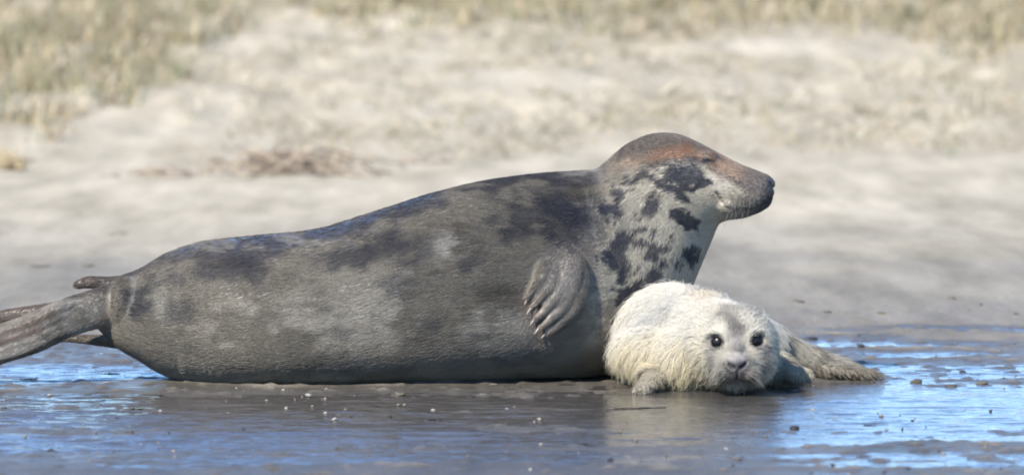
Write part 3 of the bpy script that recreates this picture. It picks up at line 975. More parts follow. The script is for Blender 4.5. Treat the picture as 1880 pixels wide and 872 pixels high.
def pup_col(P):
    x, y = proj(np.stack([P[:, 0], np.full(len(P), -0.1), P[:, 2]], 1))
    gx, gy = face_xy(P)
    n1 = fbm(P * 9, 4, 71); n2 = fbm(P * 30, 3, 72)
    wx_, wy_ = 9 * fbm(P * 24, 3, 73), 9 * fbm(P * 24 + 40, 3, 74)
    c = np.tile(np.array([0.78, 0.75, 0.665]), (len(P), 1))
    # yellowish below, on the chest
    c = mixc(c, (0.78, 0.685, 0.45), 0.85 * sstep(0.16, 0.04, P[:, 2] + 0.05 * n1) if False else 0.8 * (1 - sstep(0.04, 0.17, P[:, 2] + 0.05 * n1)))
    c = mixc(c, (0.62, 0.52, 0.36), 0.5 * np.exp(-(((x - 1300 + wx_) / 26) ** 2 + ((y - 548 + wy_) / 18) ** 2)))
    c = mixc(c, (0.58, 0.58, 0.56), 0.4 * np.exp(-(seg_dist(x + wx_, y + wy_, [(1185, 595), (1215, 580), (1235, 570)]) / 14) ** 2))
    # hind end: damp greyish straw with dark flecks
    hind = sstep(1420, 1455, x + wx_) * (P[:, 1] > -0.05)
    c = mixc(c, (0.42, 0.40, 0.345), 0.9 * hind)
    c = mixc(c, (0.20, 0.185, 0.16), 0.75 * hind * sstep(0.05, 0.4, n2 + 0.6 * n1))
    hd = (1 - sstep(HY - 0.02, HY + 0.08, P[:, 1] + 0.04 * n1)) * sstep(1270, 1300, gx) * (1 - sstep(1430, 1450, gx))
    c = mixc(c, (0.76, 0.72, 0.60), 0.6 * hd)
    c = mixc(c, (0.50, 0.46, 0.36), 0.45 * hd * sstep(0.05, 0.45, n1 + 0.5 * n2))
    # grey mask of the muzzle and bridge
    mz = np.exp(-(((gx - 1352 + wx_) / 40) ** 2 + ((gy - 674 + wy_) / 30) ** 2) ** 1.5)
    c = mixc(c, (0.115, 0.108, 0.114), 0.9 * mz * hd)
    c = mixc(c, (0.25, 0.24, 0.245), 0.65 * hd * np.exp(-(seg_dist(gx + wx_, gy, [(1352, 610), (1352, 655)]) / 14) ** 2))
    c = mixc(c, (0.40, 0.395, 0.37), 0.4 * hd * np.exp(-(((gx - 1402 + wx_) / 16) ** 2 + ((gy - 655 + wy_) / 26) ** 2)))
    # dark blaze on the forehead
    bl = np.exp(-(seg_dist(gx + 2.4 * wx_, gy + 2 * wy_, [(1330, 572), (1346, 585), (1355, 606)]) / 10) ** 2)
    c = mixc(c, (0.14, 0.125, 0.125), 0.7 * bl * hd)
    bl2 = np.exp(-(seg_dist(gx + wx_, gy + wy_, [(1312, 584), (1345, 570), (1385, 572)]) / 13) ** 2)
    c = mixc(c, (0.36, 0.34, 0.31), 0.4 * bl2 * hd)
    for ex, ey, er in EYES:
        q = np.hypot((gx - ex), (gy - ey) * 0.95)
        c = mixc(c, (0.035, 0.032, 0.036), 0.95 * (1 - sstep(13, 17, q)) * hd)
        c = mixc(c, (0.22, 0.21, 0.21), 0.6 * np.exp(-(seg_dist(gx, gy, [(ex + (9 if ex > 1350 else -7), ey + 14), (ex + (11 if ex > 1350 else -6), ey + 44)]) / 8) ** 2) * hd)
    c = mixc(c, (0.065, 0.06, 0.065), 0.9 * hd * np.exp(-(((gx - 1352) / 21) ** 2 + ((gy - 668) / 11) ** 2) ** 1.5))
    for nn in nost:
        c = mixc(c, (0.02, 0.018, 0.018), 0.96 * np.exp(-(seg_dist(gx, gy, nn) / 4.2) ** 2) * hd)
    c = mixc(c, (0.08, 0.07, 0.07), 0.8 * np.exp(-(seg_dist(gx, gy, [(1352, 672), (1352, 692)]) / 3) ** 2) * hd)
    c = mixc(c, (0.13, 0.115, 0.105), 0.75 * np.exp(-(seg_dist(gx, gy, PMOUTH) / 3.2) ** 2) * hd)
    # damp dirty chin and belly fringe
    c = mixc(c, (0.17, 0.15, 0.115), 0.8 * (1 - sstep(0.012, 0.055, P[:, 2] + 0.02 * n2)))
    # flipper skin
    fl = ((P[:, 1] < -0.13) & (x < 1235) & (P[:, 2] < 0.06)) | ((x > 1436) & (P[:, 1] < -0.01))
    c = mixc(c, (0.36, 0.325, 0.26), 0.75 * fl)
    return np.clip(c, 0.01, 0.9)

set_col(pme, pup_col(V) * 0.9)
pup = bpy.data.objects.new('seal_pup', None)
COL.objects.link(pup)
tag(pup, 'fluffy cream seal pup lying in front of the adult seal, face towards camera', 'seal pup')
link('body', pme, M_PUPSKIN, pup)
ptree = BVHTree.FromPolygons([tuple(v) for v in V], [tuple(t) for t in T])

def eye_mesh(r):
    bm = bmesh.new()
    bmesh.ops.create_uvsphere(bm, u_segments=24, v_segments=16, radius=r)
    for v in bm.verts: v.co.y *= 0.85
    for f in bm.faces: f.smooth = True
    me = bpy.data.meshes.new('eye'); bm.to_mesh(me); bm.free()
    me.materials.append(M_EYE)
    return me
em = eye_mesh(0.0200)
for ex, ey, er in EYES:
    p = on_body(ex, ey, -0.0055, ptree)
    o = link('eye', em, None, pup)
    o.location = p
pcm = claw_mesh(0.014, 0.0028)
for p, d in paw_tips:
    o = link('claw', pcm, None, pup)
    o.location = p
    o.rotation_euler = Vector(d + np.array([0, -0.05, -0.3])).to_track_quat('Z', 'X').to_euler()

NP = 140000
wgt = np.clip(0.6 - 0.8 * Nn[:, 1] + 0.4 * (Nn[:, 2] > 0.2), 0.15, 1.3)
face0 = np.exp(-(((fx - 1354) / 62) ** 2 + ((fy - 655) / 62) ** 2) ** 2) * (V[:, 1] < HY)
wgt = wgt * (1 + 1.6 * face0)
P, M = scatter(V, Nn, T, NP, wgt)
x, y = proj(np.stack([P[:, 0], np.full(NP, -0.1), P[:, 2]], 1))
gx, gy = face_xy(P)
infront = P[:, 1] < HY + 0.02
fm_ = 1 - sstep(HY - 0.05, HY + 0.06, P[:, 1])
face = np.exp(-(((gx - 1353) / 42) ** 2 + ((gy - 654) / 46) ** 2)) * fm_
nose = np.exp(-(((gx - 1352) / 40) ** 2 + ((gy - 676) / 28) ** 2) ** 2) * infront
paws = ((P[:, 1] < -0.15) & (x < 1225) & (P[:, 2] < 0.055)) | ((x > 1440) & (P[:, 1] < -0.03))
L = 0.033 * (0.55 + 0.7 * rng.random(NP))
L *= 1 - 0.68 * face
L *= 1 - 0.25 * fm_
L *= 1 - 0.55 * nose
L = np.where(paws, L * 0.35, L)
L *= 1 - 0.4 * sstep(1430, 1520, x)
stray = rng.random(NP) < 0.07
L = np.where(stray, L * 1.45, L)
# hair grows away from the nose, back over the body, and hangs
nose_p = W(1352, 672, HY - 0.14)
F = P - nose_p
F /= np.linalg.norm(F, axis=1)[:, None]
bodydir = np.tile(np.array([-0.35, 0.55, -0.35]), (NP, 1))
hindm = sstep(1400, 1450, x)[:, None] * (P[:, 1] > -0.05)[:, None]
bodydir = bodydir * (1 - hindm) + np.array([0.9, 0.0, -0.3]) * hindm
hd = (1 - sstep(HY + 0.02, HY + 0.12, P[:, 1]))[:, None] * ((gx > 1270) & (gx < 1445))[:, None]
F = F * hd + bodydir * (1 - hd)
F[:, 2] -= 0.35 * (1 - face)
F += 0.9 * np.stack([fbm(P * 14, 2, 81), fbm(P * 14 + 9, 2, 82), fbm(P * 14 + 18, 2, 83)], 1) * 0.6 * (1 - 0.7 * face)[:, None]
F += 0.25 * rng.normal(size=F.shape)
F -= M * (F * M).sum(1)[:, None]
F /= np.linalg.norm(F, axis=1)[:, None] + 1e-9
up = (0.70 + 0.35 * rng.random(NP)) * (1 - 0.55 * face)
grav = np.array([0, 0, -1.0]) * 0.28
K = 5
pts = np.empty((NP, K, 3))
for k in range(K):
    t = k / (K - 1)
    pts[:, k] = P - M * 0.001 + (M * (up * (t - 0.45 * t * t))[:, None] + F * (0.25 * t + 0.62 * t * t) + grav * (t * t) * (1 - 0.8 * face)[:, None]) * L[:, None]
# clumping: strand tips lean towards a guide strand
NG = 11000
gk = rng.choice(NP, NG, replace=False)
kd2 = KDTree(NG)
for i, g in enumerate(gk): kd2.insert(Vector(P[g]), i)
kd2.balance()
gi = gk[np.array([kd2.find(Vector(p))[1] for p in P])]
cl = (0.62 * (1 - 0.8 * face) * (0.5 + 0.5 * rng.random(NP)))
damp = 1 - sstep(0.03, 0.08, P[:, 2])
cl = np.where(stray, 0.0, np.clip(cl + 0.3 * damp, 0, 0.95))
for k in range(1, K):
    t = k / (K - 1)
    w_ = (cl * t ** 1.2)[:, None]
    pts[:, k] = pts[:, k] * (1 - w_) + (pts[gi, k]) * w_
pts[:, :, 2] = np.maximum(pts[:, :, 2], 0.0015)
rad = np.tile(np.array([0.00045, 0.00042, 0.00036, 0.00026, 0.0001]), (NP, 1))
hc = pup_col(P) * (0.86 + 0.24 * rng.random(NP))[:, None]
keep = np.ones(NP, bool)
for ex, ey, er in EYES: keep &= ~((np.hypot(gx - ex, gy - ey) < 14.5) & infront)
for nn in nost: keep &= ~((seg_dist(gx, gy, nn) < 4.0) & infront)
keep &= ~((seg_dist(gx, gy, PMOUTH) < 2.0) & infront)
tag(make_curves('fluffy_fur', pts[keep], rad[keep], np.clip(hc[keep], 0, 0.92), M_PUPFUR, pup), kind='stuff')
wp, wr_ = [], []
for i in range(34):
    s = random.choice((-1, 1))
    a, b = 1352 + s * random.uniform(14, 32), random.uniform(674, 692)
    p = on_body(a, b, 0.0, ptree)
    if p is None: continue
    d = np.array([s * random.uniform(0.5, 0.9), -0.35, random.uniform(-0.75, -0.1)]); d /= np.linalg.norm(d)
    l = random.uniform(0.03, 0.06)
    wp.append([p, p + d * l * 0.4, p + d * l * 0.75 + np.array([0, 0, -0.05]) * l, p + d * l + np.array([0, 0.05, -0.18]) * l])
    wr_.append([0.0004, 0.00032, 0.00025, 0.0001])
tag(make_curves('whiskers', np.array(wp), np.array(wr_), np.tile([0.3, 0.28, 0.24], (len(wp), 1)), M_WHISK, pup), kind='stuff')

# ------------------------------------------------------------------ dune grass and straw
def blades(base, length, width, dirxy, lean, curl, col, name, label, cat, mat=M_GRASS):
    """base (n,3); every blade a tapered, bent strip of three segments"""
    n = len(base)
    side_ = np.stack([-dirxy[:, 1], dirxy[:, 0], np.zeros(n)], 1)
    tw = rng.normal(size=(n, 1)) * 0.6
    side_ = side_ * np.cos(tw) + np.concatenate([dirxy, np.zeros((n, 1))], 1) * np.sin(tw)
    D = np.concatenate([dirxy, np.zeros((n, 1))], 1)
    Up = np.array([0, 0, 1.0])
    vs = []
    pos = base.copy()
    ang = lean.copy()
    ws = [1.0, 0.85, 0.55, 0.0]
    for k in range(4):
        if k < 3:
            vs.append(pos - side_ * (width * ws[k] * 0.5)[:, None])
            vs.append(pos + side_ * (width * ws[k] * 0.5)[:, None])
        else:
            vs.append(pos)
        step = (D * np.sin(ang)[:, None] + Up * np.cos(ang)[:, None]) * (length / 3)[:, None]
        pos = pos + step
        ang = ang + curl
    VV = np.stack(vs, 1)          # n,7,3
    o = (np.arange(n) * 7)[:, None]
    Ft = np.concatenate([o + np.array(f) for f in ([0, 1, 3], [0, 3, 2], [2, 3, 5], [2, 5, 4], [4, 5, 6])], 0)
    me = mesh_fast(name, VV.reshape(-1, 3), Ft)
    set_col(me, np.repeat(col, 7, axis=0))
    ob = link(name, me, mat)
    tag(ob, label, cat, kind='stuff')
    return ob

STRAW = np.array([0.50, 0.41, 0.25]); GREEN = np.array([0.15, 0.17, 0.08]); BROWN = np.array([0.19, 0.145, 0.095]); PALE = np.array([0.62, 0.55, 0.40])

def pick_cols(n, ps):
    k = rng.choice(4, n, p=ps)
    return np.clip(np.array([STRAW, GREEN, BROWN, PALE])[k] * (0.75 + 0.5 * rng.random((n, 1))), 0, 0.85)

def dens(px, py):
    """how thickly marram stands at a measured place on the dune"""
    nz_ = 40 * fbm(np.stack([px / 130, py / 45, px * 0], 1), 3, 91)
    left = 1 - sstep(-80, 70, (py + nz_) - np.interp(px, [-400, 0, 120, 230, 330, 420, 520], [295, 240, 215, 175, 110, 45, -15]))
    top = 1 - sstep(-15, 45, (py + 0.7 * nz_) - np.interp(px, [400, 700, 800, 1100, 1400, 1650, 1750, 1880, 2300], [-10, 25, 30, 38, 30, 40, 75, 85, 110]))
    return np.maximum(left, top)

def dune_points(n, xr, yr):
    X = rng.uniform(*xr, n); Y = rng.uniform(*yr, n)
    Z = height(X, Y)
    P = np.stack([X, Y, Z], 1)
    px, py = proj(P)
    return P, px, py

# standing tufts
P, px, py = dune_points(26000, (-7, 7), (12, 34))
dn = dens(px, py)
tuft = P[(rng.random(len(P)) < 0.24 * dn ** 1.1)]
tuft = tuft[:4000]
nb = 22
base = np.repeat(tuft, nb, axis=0)
n = len(base)
base[:, :2] += rng.normal(size=(n, 2)) * 0.055
base[:, 2] -= 0.01
th = rng.uniform(0, 2 * math.pi, n)
dirxy = np.stack([np.cos(th) + 0.35, np.sin(th)], 1); dirxy /= np.linalg.norm(dirxy, axis=1)[:, None]
tl = np.repeat(rng.uniform(0.10, 0.30, len(tuft)), nb)
kindt = np.repeat(rng.random(len(tuft)), nb)
cols = np.where((kindt < 0.45)[:, None], pick_cols(n, [0.26, 0.44, 0.22, 0.08]), pick_cols(n, [0.44, 0.14, 0.22, 0.20]))
blades(base, tl * rng.uniform(0.6, 1.1, n), rng.uniform(0.006, 0.012, n), dirxy, rng.uniform(0.1, 1.0, n), rng.uniform(0.1, 0.6, n), cols,
       'dune_grass', 'tangled straw and green marram grass along the top of the dune', 'grass')
# sparse short sprouts and flattened straw over the slope
P, px, py = dune_points(110000, (-6.5, 6.5), (13.0, 31))
patch = fbm(P * np.array([1.1, 0.6, 0]), 4, 95)
keepm = rng.random(len(P)) < np.clip(0.22 + 0.75 * patch + 0.3 * dens(px, py), 0.02, 1) * sstep(13.2, 15.5, P[:, 1] + 0.8 * patch)
base = P[keepm]
n = len(base)
base[:, 2] += 0.004
th = rng.uniform(0, 2 * math.pi, n)
dirxy = np.stack([np.cos(th), 0.6 * np.sin(th)], 1); dirxy /= np.linalg.norm(dirxy, axis=1)[:, None]
blades(base, rng.uniform(0.06, 0.24, n), rng.uniform(0.005, 0.012, n), dirxy, rng.uniform(1.0, 1.5, n), rng.uniform(0.0, 0.12, n), pick_cols(n, [0.38, 0.20, 0.10, 0.32]),
       'flattened_straw', 'pale flattened straw and sparse sprouts scattered over the dune slope', 'straw')
gp = [(780, 226, 0.25), (1655, 215, 0.35), (1000, 210, 0.35), (1850, 170, 0.3), (1300, 200, 0.5), (1620, 245, 0.45), (860, 255, 0.3), (1230, 230, 0.4), (700, 190, 0.3), (500, 205, 0.35)]
bs = []
for a, b, s in gp:
    Y0 = np.linspace(8, 34, 400)
    X0 = (a - 940) / FPX * (Y0 - CAM_Y)
    q = np.stack([X0, Y0, height(X0, Y0)], 1)
    k = np.argmin(np.abs(proj(q)[1] - b))
    c0 = q[k]
    m_ = int(230 * s)
    off = rng.normal(size=(m_, 2)) * np.array([s * 0.6, s * 1.6])
    X, Y = c0[0] + off[:, 0], c0[1] + off[:, 1]
    bs.append(np.stack([X, Y, height(X, Y)], 1))
base = np.vstack(bs); n = len(base)
th = rng.uniform(0, 2 * math.pi, n)
dirxy = np.stack([np.cos(th), np.sin(th)], 1)
blades(base, rng.uniform(0.04, 0.10, n), rng.uniform(0.006, 0.012, n), dirxy, rng.uniform(0.6, 1.4, n), rng.uniform(0.0, 0.3, n), pick_cols(n, [0.3, 0.5, 0.1, 0.1]),
       'creeping_sprouts', 'low green sprouts growing in loose patches on the pale sand', 'sprouts')

# ------------------------------------------------------------------ heap of dry stalks behind the seal, yellow tuft at the edge
def stalks(name, pos, n, ex, ey, ez, lmin, lmax, r, cols, label, cat, flat=0.25, kind='stuff'):
    """pos on the ground; a tangle of thin bent stalks"""
    V, F, C = [], [], []
    for i in range(n):
        c = np.array([random.gauss(0, ex * 0.5), random.gauss(0, ey * 0.5), 0.0])
        hh = ez * max(0.0, 1 - (c[0] / ex) ** 2 * 0.8) * random.random()
        a = random.uniform(0, 2 * math.pi); e = random.gauss(0, flat)
        d = np.array([math.cos(a) * math.cos(e), math.sin(a) * math.cos(e) * 0.7, math.sin(e)])
        l = random.uniform(lmin, lmax)
        bend = np.array([random.gauss(0, .12), random.gauss(0, .12), random.gauss(0, .12)]) * l
        rr = r * random.uniform(0.6, 1.4)
        col = np.array(random.choice(cols)) * random.uniform(0.7, 1.3)
        o = len(V)
        for k in range(4):
            t = k / 3
            p = c + d * l * (t - 0.5) + bend * (4 * t * (1 - t)) + np.array([0, 0, hh + 0.01])
            p[2] = max(p[2], 0.003)
            for j in range(4):
                b = j * math.pi / 2
                V.append(p + rr * (1 - 0.5 * t) * np.array([math.cos(b) * d[1], -math.cos(b) * d[0], math.sin(b)]) + np.array([0, rr * 0.3 * math.cos(b), 0]))
                C.append(col)
        for k in range(3):
            for j in range(4):
                F.append((o + k * 4 + j, o + k * 4 + (j + 1) % 4, o + k * 4 + 4 + (j + 1) % 4, o + k * 4 + 4 + j))
    me = mesh_np(name, V, F)
    set_col(me, np.clip(np.array(C), 0, 0.9))
    ob = link(name, me, M_WEED)
    ob.location = (pos[0], pos[1], ground_z(pos[0], pos[1]))
    tag(ob, label, cat, kind=kind)
    return ob
BR = [(0.42, 0.33, 0.23), (0.24, 0.18, 0.13), (0.52, 0.43, 0.31), (0.12, 0.10, 0.085), (0.52, 0.44, 0.34)]
def at(px, py):
    Y0 = np.linspace(-3.2, 34, 1500)
    X0 = (px - 940) / FPX * (Y0 - CAM_Y)
    q = np.stack([X0, Y0, height(X0, Y0)], 1)
    k = np.argmin(np.abs(proj(q)[1] - py))
    return q[k]
stalks('stalk_heap', at(525, 318), 300, 0.36, 0.5, 0.08, 0.05, 0.28, 0.0038, BR, 'tangled heap of dry brown stalks on the sand behind the seal', 'stalk heap', 0.32, 'stuff')
stalks('stalk_drift', at(300, 326), 36, 0.2, 0.25, 0.015, 0.06, 0.16, 0.003, BR, 'thin flat drift of brown stalks left of the tangled heap', 'stalks', 0.08)
stalks('straw_tuft', at(12, 312), 60, 0.07, 0.12, 0.07, 0.05, 0.14, 0.006, [(0.5, 0.41, 0.25), (0.4, 0.32, 0.2)], 'small yellow straw tuft at the far left edge', 'straw tuft', 0.7)
stalks('driftwood_twigs', at(770, 300), 24, 0.3, 0.2, 0.015, 0.06, 0.22, 0.003, BR, 'sparse fallen twigs on pale sand right of the stalk heap', 'twigs', 0.06)

# ------------------------------------------------------------------ small things lying on the wet sand
def stone_mesh(seed, rough=0.25):
    bm = bmesh.new()
    bmesh.ops.create_icosphere(bm, subdivisions=2, radius=1.0)
    pts = np.array([v.co[:] for v in bm.verts])
    nz_ = fbm(pts * 1.3 + seed * 5.1, 3, seed)
    for v, q in zip(bm.verts, nz_):
        v.co *= 1 + rough * q * 1.6
    for f in bm.faces: f.smooth = True
    me = bpy.data.meshes.new('stone'); bm.to_mesh(me); bm.free()
    return me

def shell_mesh(seed):
    V, F, nr, na = [], [], 6, 13
    for i in range(nr):
        r = 0.12 + 0.88 * i / (nr - 1)
        for j in range(na):
            a = -1.15 + 2.3 * j / (na - 1)
            rr = r * (1 + 0.04 * math.cos(j * math.pi))
            V.append((rr * math.sin(a), rr * math.cos(a) - 0.5, 0.42 * math.sqrt(max(0, 1 - (r * 0.98) ** 2)) * math.cos(a * 0.9) + 0.03 * math.cos(j * math.pi) * r))
    for i in range(nr - 1):
        for j in range(na - 1):
            F.append((i * na + j, i * na + j + 1, (i + 1) * na + j + 1, (i + 1) * na + j))
    o = len(V)
    V += [(x * 0.93, y * 0.93 - 0.02, z - 0.09) for x, y, z in V]
    F += [tuple(k + o for k in f[::-1]) for f in F]
    ring = [j for j in range(na)] + [(i + 1) * na + na - 1 for i in range(nr - 1)] + [(nr - 1) * na + j for j in range(na - 2, -1, -1)] + [i * na for i in range(nr - 2, 0, -1)]
    for k in range(len(ring)):
        a, b = ring[k], ring[(k + 1) % len(ring)]
        F.append((b, a, a + o, b + o))
    return mesh_np('shell', V, F)

def weed_mesh(seed):
    """a limp knot of a few crossing fronds"""
    r = random.Random(seed)
    V, F = [], []
    for s in range(5):
        a0 = r.uniform(-0.5, 0.5); p = np.array([r.uniform(-0.5, 0.2), r.uniform(-0.4, 0.4), 0.12 + 0.1 * r.random()]); a = a0
        if r.random() < .5: a += math.pi
        o = len(V); n = 7
        for k in range(n):
            w = 0.13 * math.sin(math.pi * (k + 0.6) / n) + 0.03
            sd = np.array([-math.sin(a), math.cos(a), 0.0])
            for c in (-1, 1):
                for h in (-1, 1):
                    V.append(p + sd * w * c + np.array([0, 0, 0.07 * h]))
            p = p + 0.2 * np.array([math.cos(a), math.sin(a), 0]) + np.array([0, 0, r.uniform(-0.09, 0.10)])
            p[2] = max(p[2], 0.05)
            a += r.uniform(-0.6, 0.6)
        for k in range(n - 1):
            b = o + k * 4
            for q in ((0, 1, 5, 4), (1, 3, 7, 5), (3, 2, 6, 7), (2, 0, 4, 6)):
                F.append(tuple(b + i for i in q))
        F.append((o, o + 2, o + 3, o + 1)); e = o + (n - 1) * 4; F.append((e, e + 1, e + 3, e + 2))
    return mesh_np('weed', V, F)

# kind, px, py, width in px, aspect depth/width, height/width, material, name, label, category, group
BITS = [
    ('weed', 40, 697, 52, 1.0, 0.16, M_DARKWEED, 'weed_strand', 'long black weed strand beside the puddle under the hind flippers', 'weed'),
    ('shell', 193, 701, 26, 1.0, 0.4, M_PINK, 'shell', 'pale pinkish shell in the puddle below the hind flippers', 'shell'),
    ('weed', 207, 690, 22, 1.0, 0.25, M_DARKWEED, 'weed_scrap', 'dark weed scrap just above the pinkish shell at left', 'weed'),
    ('clod', 88, 726, 12, 1.0, 0.6, M_SHELL, 'shell_chip', 'tiny pale chip on sand at far left below black weed', 'shell'),
    ('weed', 245, 755, 42, 1.0, 0.3, M_OLIVE, 'weed_clump', 'olive weed clump in shallow water at lower left', 'weed'),
    ('stone', 292, 756, 12, 1.0, 0.5, M_SHELL, 'shell_chip', 'small white chip right of the olive weed clump', 'shell'),
    ('shell', 395, 775, 20, 1.0, 0.5, M_SHELL, 'shell', 'white open shell at lower left, left one of two white shells', 'shell'),
    ('shell', 417, 765, 12, 1.0, 0.5, M_SHELL, 'shell', 'small white shell just right of the white open shell', 'shell'),
    ('weed', 235, 793, 22, 1.0, 0.3, M_DARKWEED, 'weed_scrap', 'dark weed scrap on the upper edge of the bright left puddle', 'weed'),
    ('stone', 90, 828, 18, 1.0, 0.5, M_DARKSTONE, 'pebble', 'dark pebble on the lower edge of the bright left puddle', 'pebble'),
    ('stone', 565, 726, 16, 1.0, 0.5, M_SHELL, 'shell_chip', 'cream chip on sand just below the seal belly', 'shell'),
    ('stone', 735, 725, 20, 1.0, 0.4, M_CLOD, 'sand_clod', 'sandy crumb on the sand below the seal shoulder', 'clod'),
    ('shell', 620, 769, 20, 1.0, 0.4, M_SHELL, 'shell', 'flat white shell below the middle of the seal', 'shell'),
    ('stone', 614, 780, 14, 1.0, 0.6, M_SHELL, 'shell_chip', 'white chip just under the flat white shell', 'shell'),
    ('weed', 802, 780, 30, 1.0, 0.3, M_DARKWEED, 'weed_scrap', 'black weed scrap in water at lower middle below the flipper', 'weed'),
    ('stone', 715, 773, 13, 1.0, 0.7, M_DARKSTONE, 'pebble', 'small dark pebble left of the black weed scrap', 'pebble'),
    ('stone', 795, 756, 12, 1.0, 0.6, M_SHELL, 'shell_chip', 'small white chip above the black weed scrap', 'shell'),
    ('stone', 905, 708, 22, 1.0, 0.4, M_CLOD, 'sand_clod', 'pale crumbled clod beside the belly, left of the pup', 'clod'),
    ('stone', 930, 756, 12, 1.0, 0.5, M_SHELL, 'shell_chip', 'white chip on wet sand left of the pup reflection', 'shell'),
    ('weed', 1190, 764, 105, 0.5, 0.06, M_DARKWEED, 'weed_strand', 'long thin dark weed strand in the puddle before the pup', 'weed'),
    ('stone', 1460, 793, 26, 1.0, 0.5, M_DARKSTONE, 'pebble', 'dark pebble at the near edge of the big right puddle', 'pebble'),
    ('weed', 1600, 788, 26, 1.0, 0.2, M_DARKWEED, 'weed_scrap', 'thin dark weed scrap right of the dark pebble', 'weed'),
    ('stone', 1686, 704, 30, 1.0, 0.55, M_STONE, 'stone', 'brown stone at the far edge of the big right puddle', 'stone'),
    ('stone', 1750, 711, 34, 1.0, 0.4, M_STONE, 'stone', 'flat brown stone right of the rounder brown stone', 'stone'),
    ('stone', 1806, 706, 32, 1.0, 0.4, M_CLOD, 'stone', 'light brown flat stone, rightmost of three by the puddle', 'stone'),
    ('stone', 1770, 687, 22, 1.0, 0.4, M_DARKSTONE, 'pebble', 'dark pebble behind the two flat stones at right', 'pebble'),
    ('shell', 1767, 712, 10, 1.0, 0.6, M_SHELL, 'shell_chip', 'tiny white shell between the two flat stones', 'shell'),
    ('shell', 1493, 712, 16, 1.0, 0.7, M_SHELL, 'shell', 'white shell beside the paw of the pup', 'shell'),
    ('stone', 1492, 622, 28, 1.0, 0.4, M_DARKSTONE, 'stone', 'black stone behind the back of the pup', 'stone'),
    ('stone', 1584, 634, 24, 1.0, 0.35, M_DARKSTONE, 'stone', 'flat black stone above the hind flippers of the pup', 'stone'),
    ('weed', 1470, 556, 20, 1.0, 0.9, M_OLIVE, 'weed_sprig', 'upright dark sprig on the sand above the pup', 'weed'),
    ('stone', 1410, 582, 0, 1.0, 0.4, M_CLOD, '', '', ''),
    ('stone', 1520, 574, 28, 1.0, 0.3, M_CLOD, 'sand_clod', 'low sandy clod right of the upright dark sprig', 'clod'),
    ('stone', 1750, 550, 22, 1.0, 0.5, M_CLOD, 'sand_clod', 'brown clod on sand above the right puddles', 'clod'),
    ('stone', 1868, 578, 18, 1.0, 0.5, M_STONE, 'stone', 'small brown stone at the right edge above the puddle', 'stone'),
    ('stone', 1620, 576, 26, 1.0, 0.3, M_CLOD, 'sand_clod', 'flat clod midway between dark sprig and right edge', 'clod'),
    ('weed', 1072, 816, 26, 1.0, 0.25, M_DARKWEED, 'weed_scrap', 'dark weed scrap at the bottom middle', 'weed'),
    ('stone', 1122, 846, 16, 1.0, 0.6, M_DARKSTONE, 'pebble', 'small dark pebble at the bottom, right of centre', 'pebble'),
    ('stone', 1335, 823, 16, 1.0, 0.4, M_SHELL, 'shell_chip', 'pale chip on brown sand below the dark pebble', 'shell'),
    ('stone', 500, 862, 26, 1.0, 0.4, M_CLOD, 'sand_clod', 'pale clod on the sand at the bottom edge', 'clod'),
    ('weed', 215, 430, 28, 1.0, 0.3, M_OLIVE, 'weed_sprig', 'small brown sprig on dry sand above the seal rump', 'weed'),
    ('weed', 162, 489, 22, 1.0, 0.5, M_OLIVE, 'weed_sprig', 'brown sprig on sand above the tail', 'weed'),
    ('weed', 78, 490, 40, 1.0, 0.15, M_OLIVE, 'weed_sprig', 'faint flat brown sprig left of the sprig above the tail', 'weed'),
]
smesh = {}
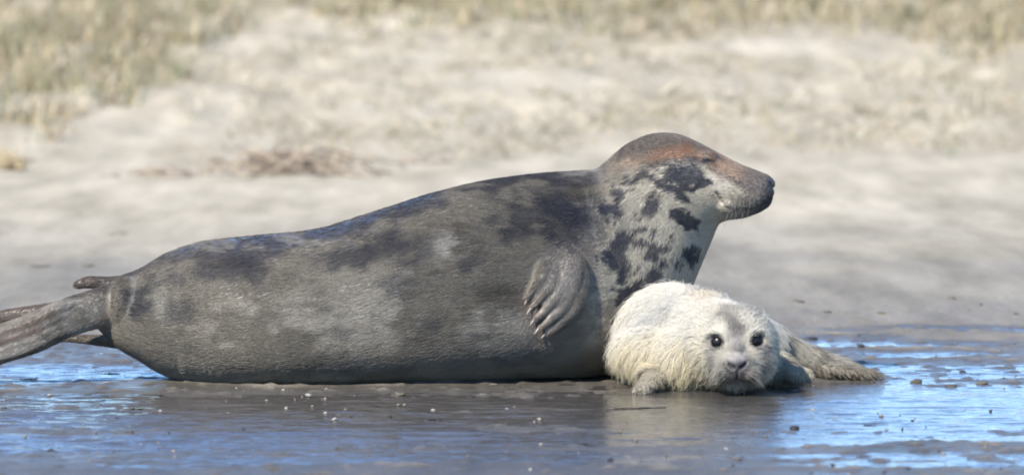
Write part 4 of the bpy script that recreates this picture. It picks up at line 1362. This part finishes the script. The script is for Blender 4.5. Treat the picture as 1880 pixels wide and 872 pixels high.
for i, (kind, px, py, wpx, asp, hr, mat, nm, lab, cat) in enumerate(BITS):
    if not nm: continue
    p = at(px, py)
    s = wpx / FPX * (p[1] - CAM_Y) * (0.5 if kind == 'weed' else 0.34 if kind == 'stone' else 0.30)
    if kind == 'weed': me = weed_mesh(i)
    elif kind == 'shell': me = shell_mesh(i)
    else: me = stone_mesh(i, 0.55)
    me.name = nm
    o = link(nm, me, mat)
    zh = hr * s * 1.0
    o.scale = (s, s * asp, zh) if kind != 'weed' else (s, s * asp, max(zh * 1.6, 0.004))
    o.rotation_euler = (0, 0, random.uniform(-0.5, 0.5) + (math.pi if kind == 'shell' and i % 2 else 0))
    z = max(ground_z(p[0], p[1]), WATER_Z)
    o.location = (p[0], p[1], z + (zh * 0.2 if kind in ('stone', 'clod') else 0.0))
    tag(o, lab, cat)

# uncountable grit: broken shell, crumbs and specks over the wet flat
NGR = 2000
u = rng.random(NGR)
X = rng.uniform(-1.75, 1.75, NGR)
Y = np.where(u < 0.75, rng.uniform(-2.7, 0.6, NGR), rng.uniform(0.6, 3.2, NGR))
cl_ = fbm(np.stack([X * 2.0, Y * 2.4, X * 0], 1), 3, 101)
k = rng.random(NGR) < np.clip(0.35 + 1.3 * cl_, 0.05, 1)
X, Y = X[k], Y[k]; n = len(X)
Z = np.maximum(height(X, Y), WATER_Z)
s = 0.0016 + 0.0040 * rng.random(n) ** 3
oct_ = np.array([[1, 0, 0], [-1, 0, 0], [0, 1, 0], [0, -1, 0], [0, 0, 1], [0, 0, -1]], float)
VV = oct_[None] * s[:, None, None] * (0.6 + 0.8 * rng.random((n, 6, 1))) * np.array([1.5, 1.3, 0.8])
a = rng.uniform(0, 6.28, n); ca, sa = np.cos(a)[:, None], np.sin(a)[:, None]
VV = np.stack([VV[..., 0] * ca - VV[..., 1] * sa, VV[..., 0] * sa + VV[..., 1] * ca, VV[..., 2]], -1)
VV += np.stack([X, Y, Z + s * 0.25], 1)[:, None, :]
of = np.array([[0, 2, 4], [2, 1, 4], [1, 3, 4], [3, 0, 4], [2, 0, 5], [1, 2, 5], [3, 1, 5], [0, 3, 5]])
Ft = ((np.arange(n) * 6)[:, None, None] + of[None]).reshape(-1, 3)
gme = mesh_fast('shell_grit', VV.reshape(-1, 3), Ft)
gc = np.array([[0.55, 0.5, 0.43], [0.05, 0.045, 0.04], [0.2, 0.16, 0.12], [0.3, 0.26, 0.2]])[rng.choice(4, n, p=[0.05, 0.37, 0.34, 0.24])]
set_col(gme, np.repeat(gc * (0.8 + 0.4 * rng.random((n, 1))), 6, axis=0))
tag(link('shell_grit', gme, M_GRIT), 'fine broken shell and dark crumbs strewn over the wet sand', 'grit', kind='stuff')
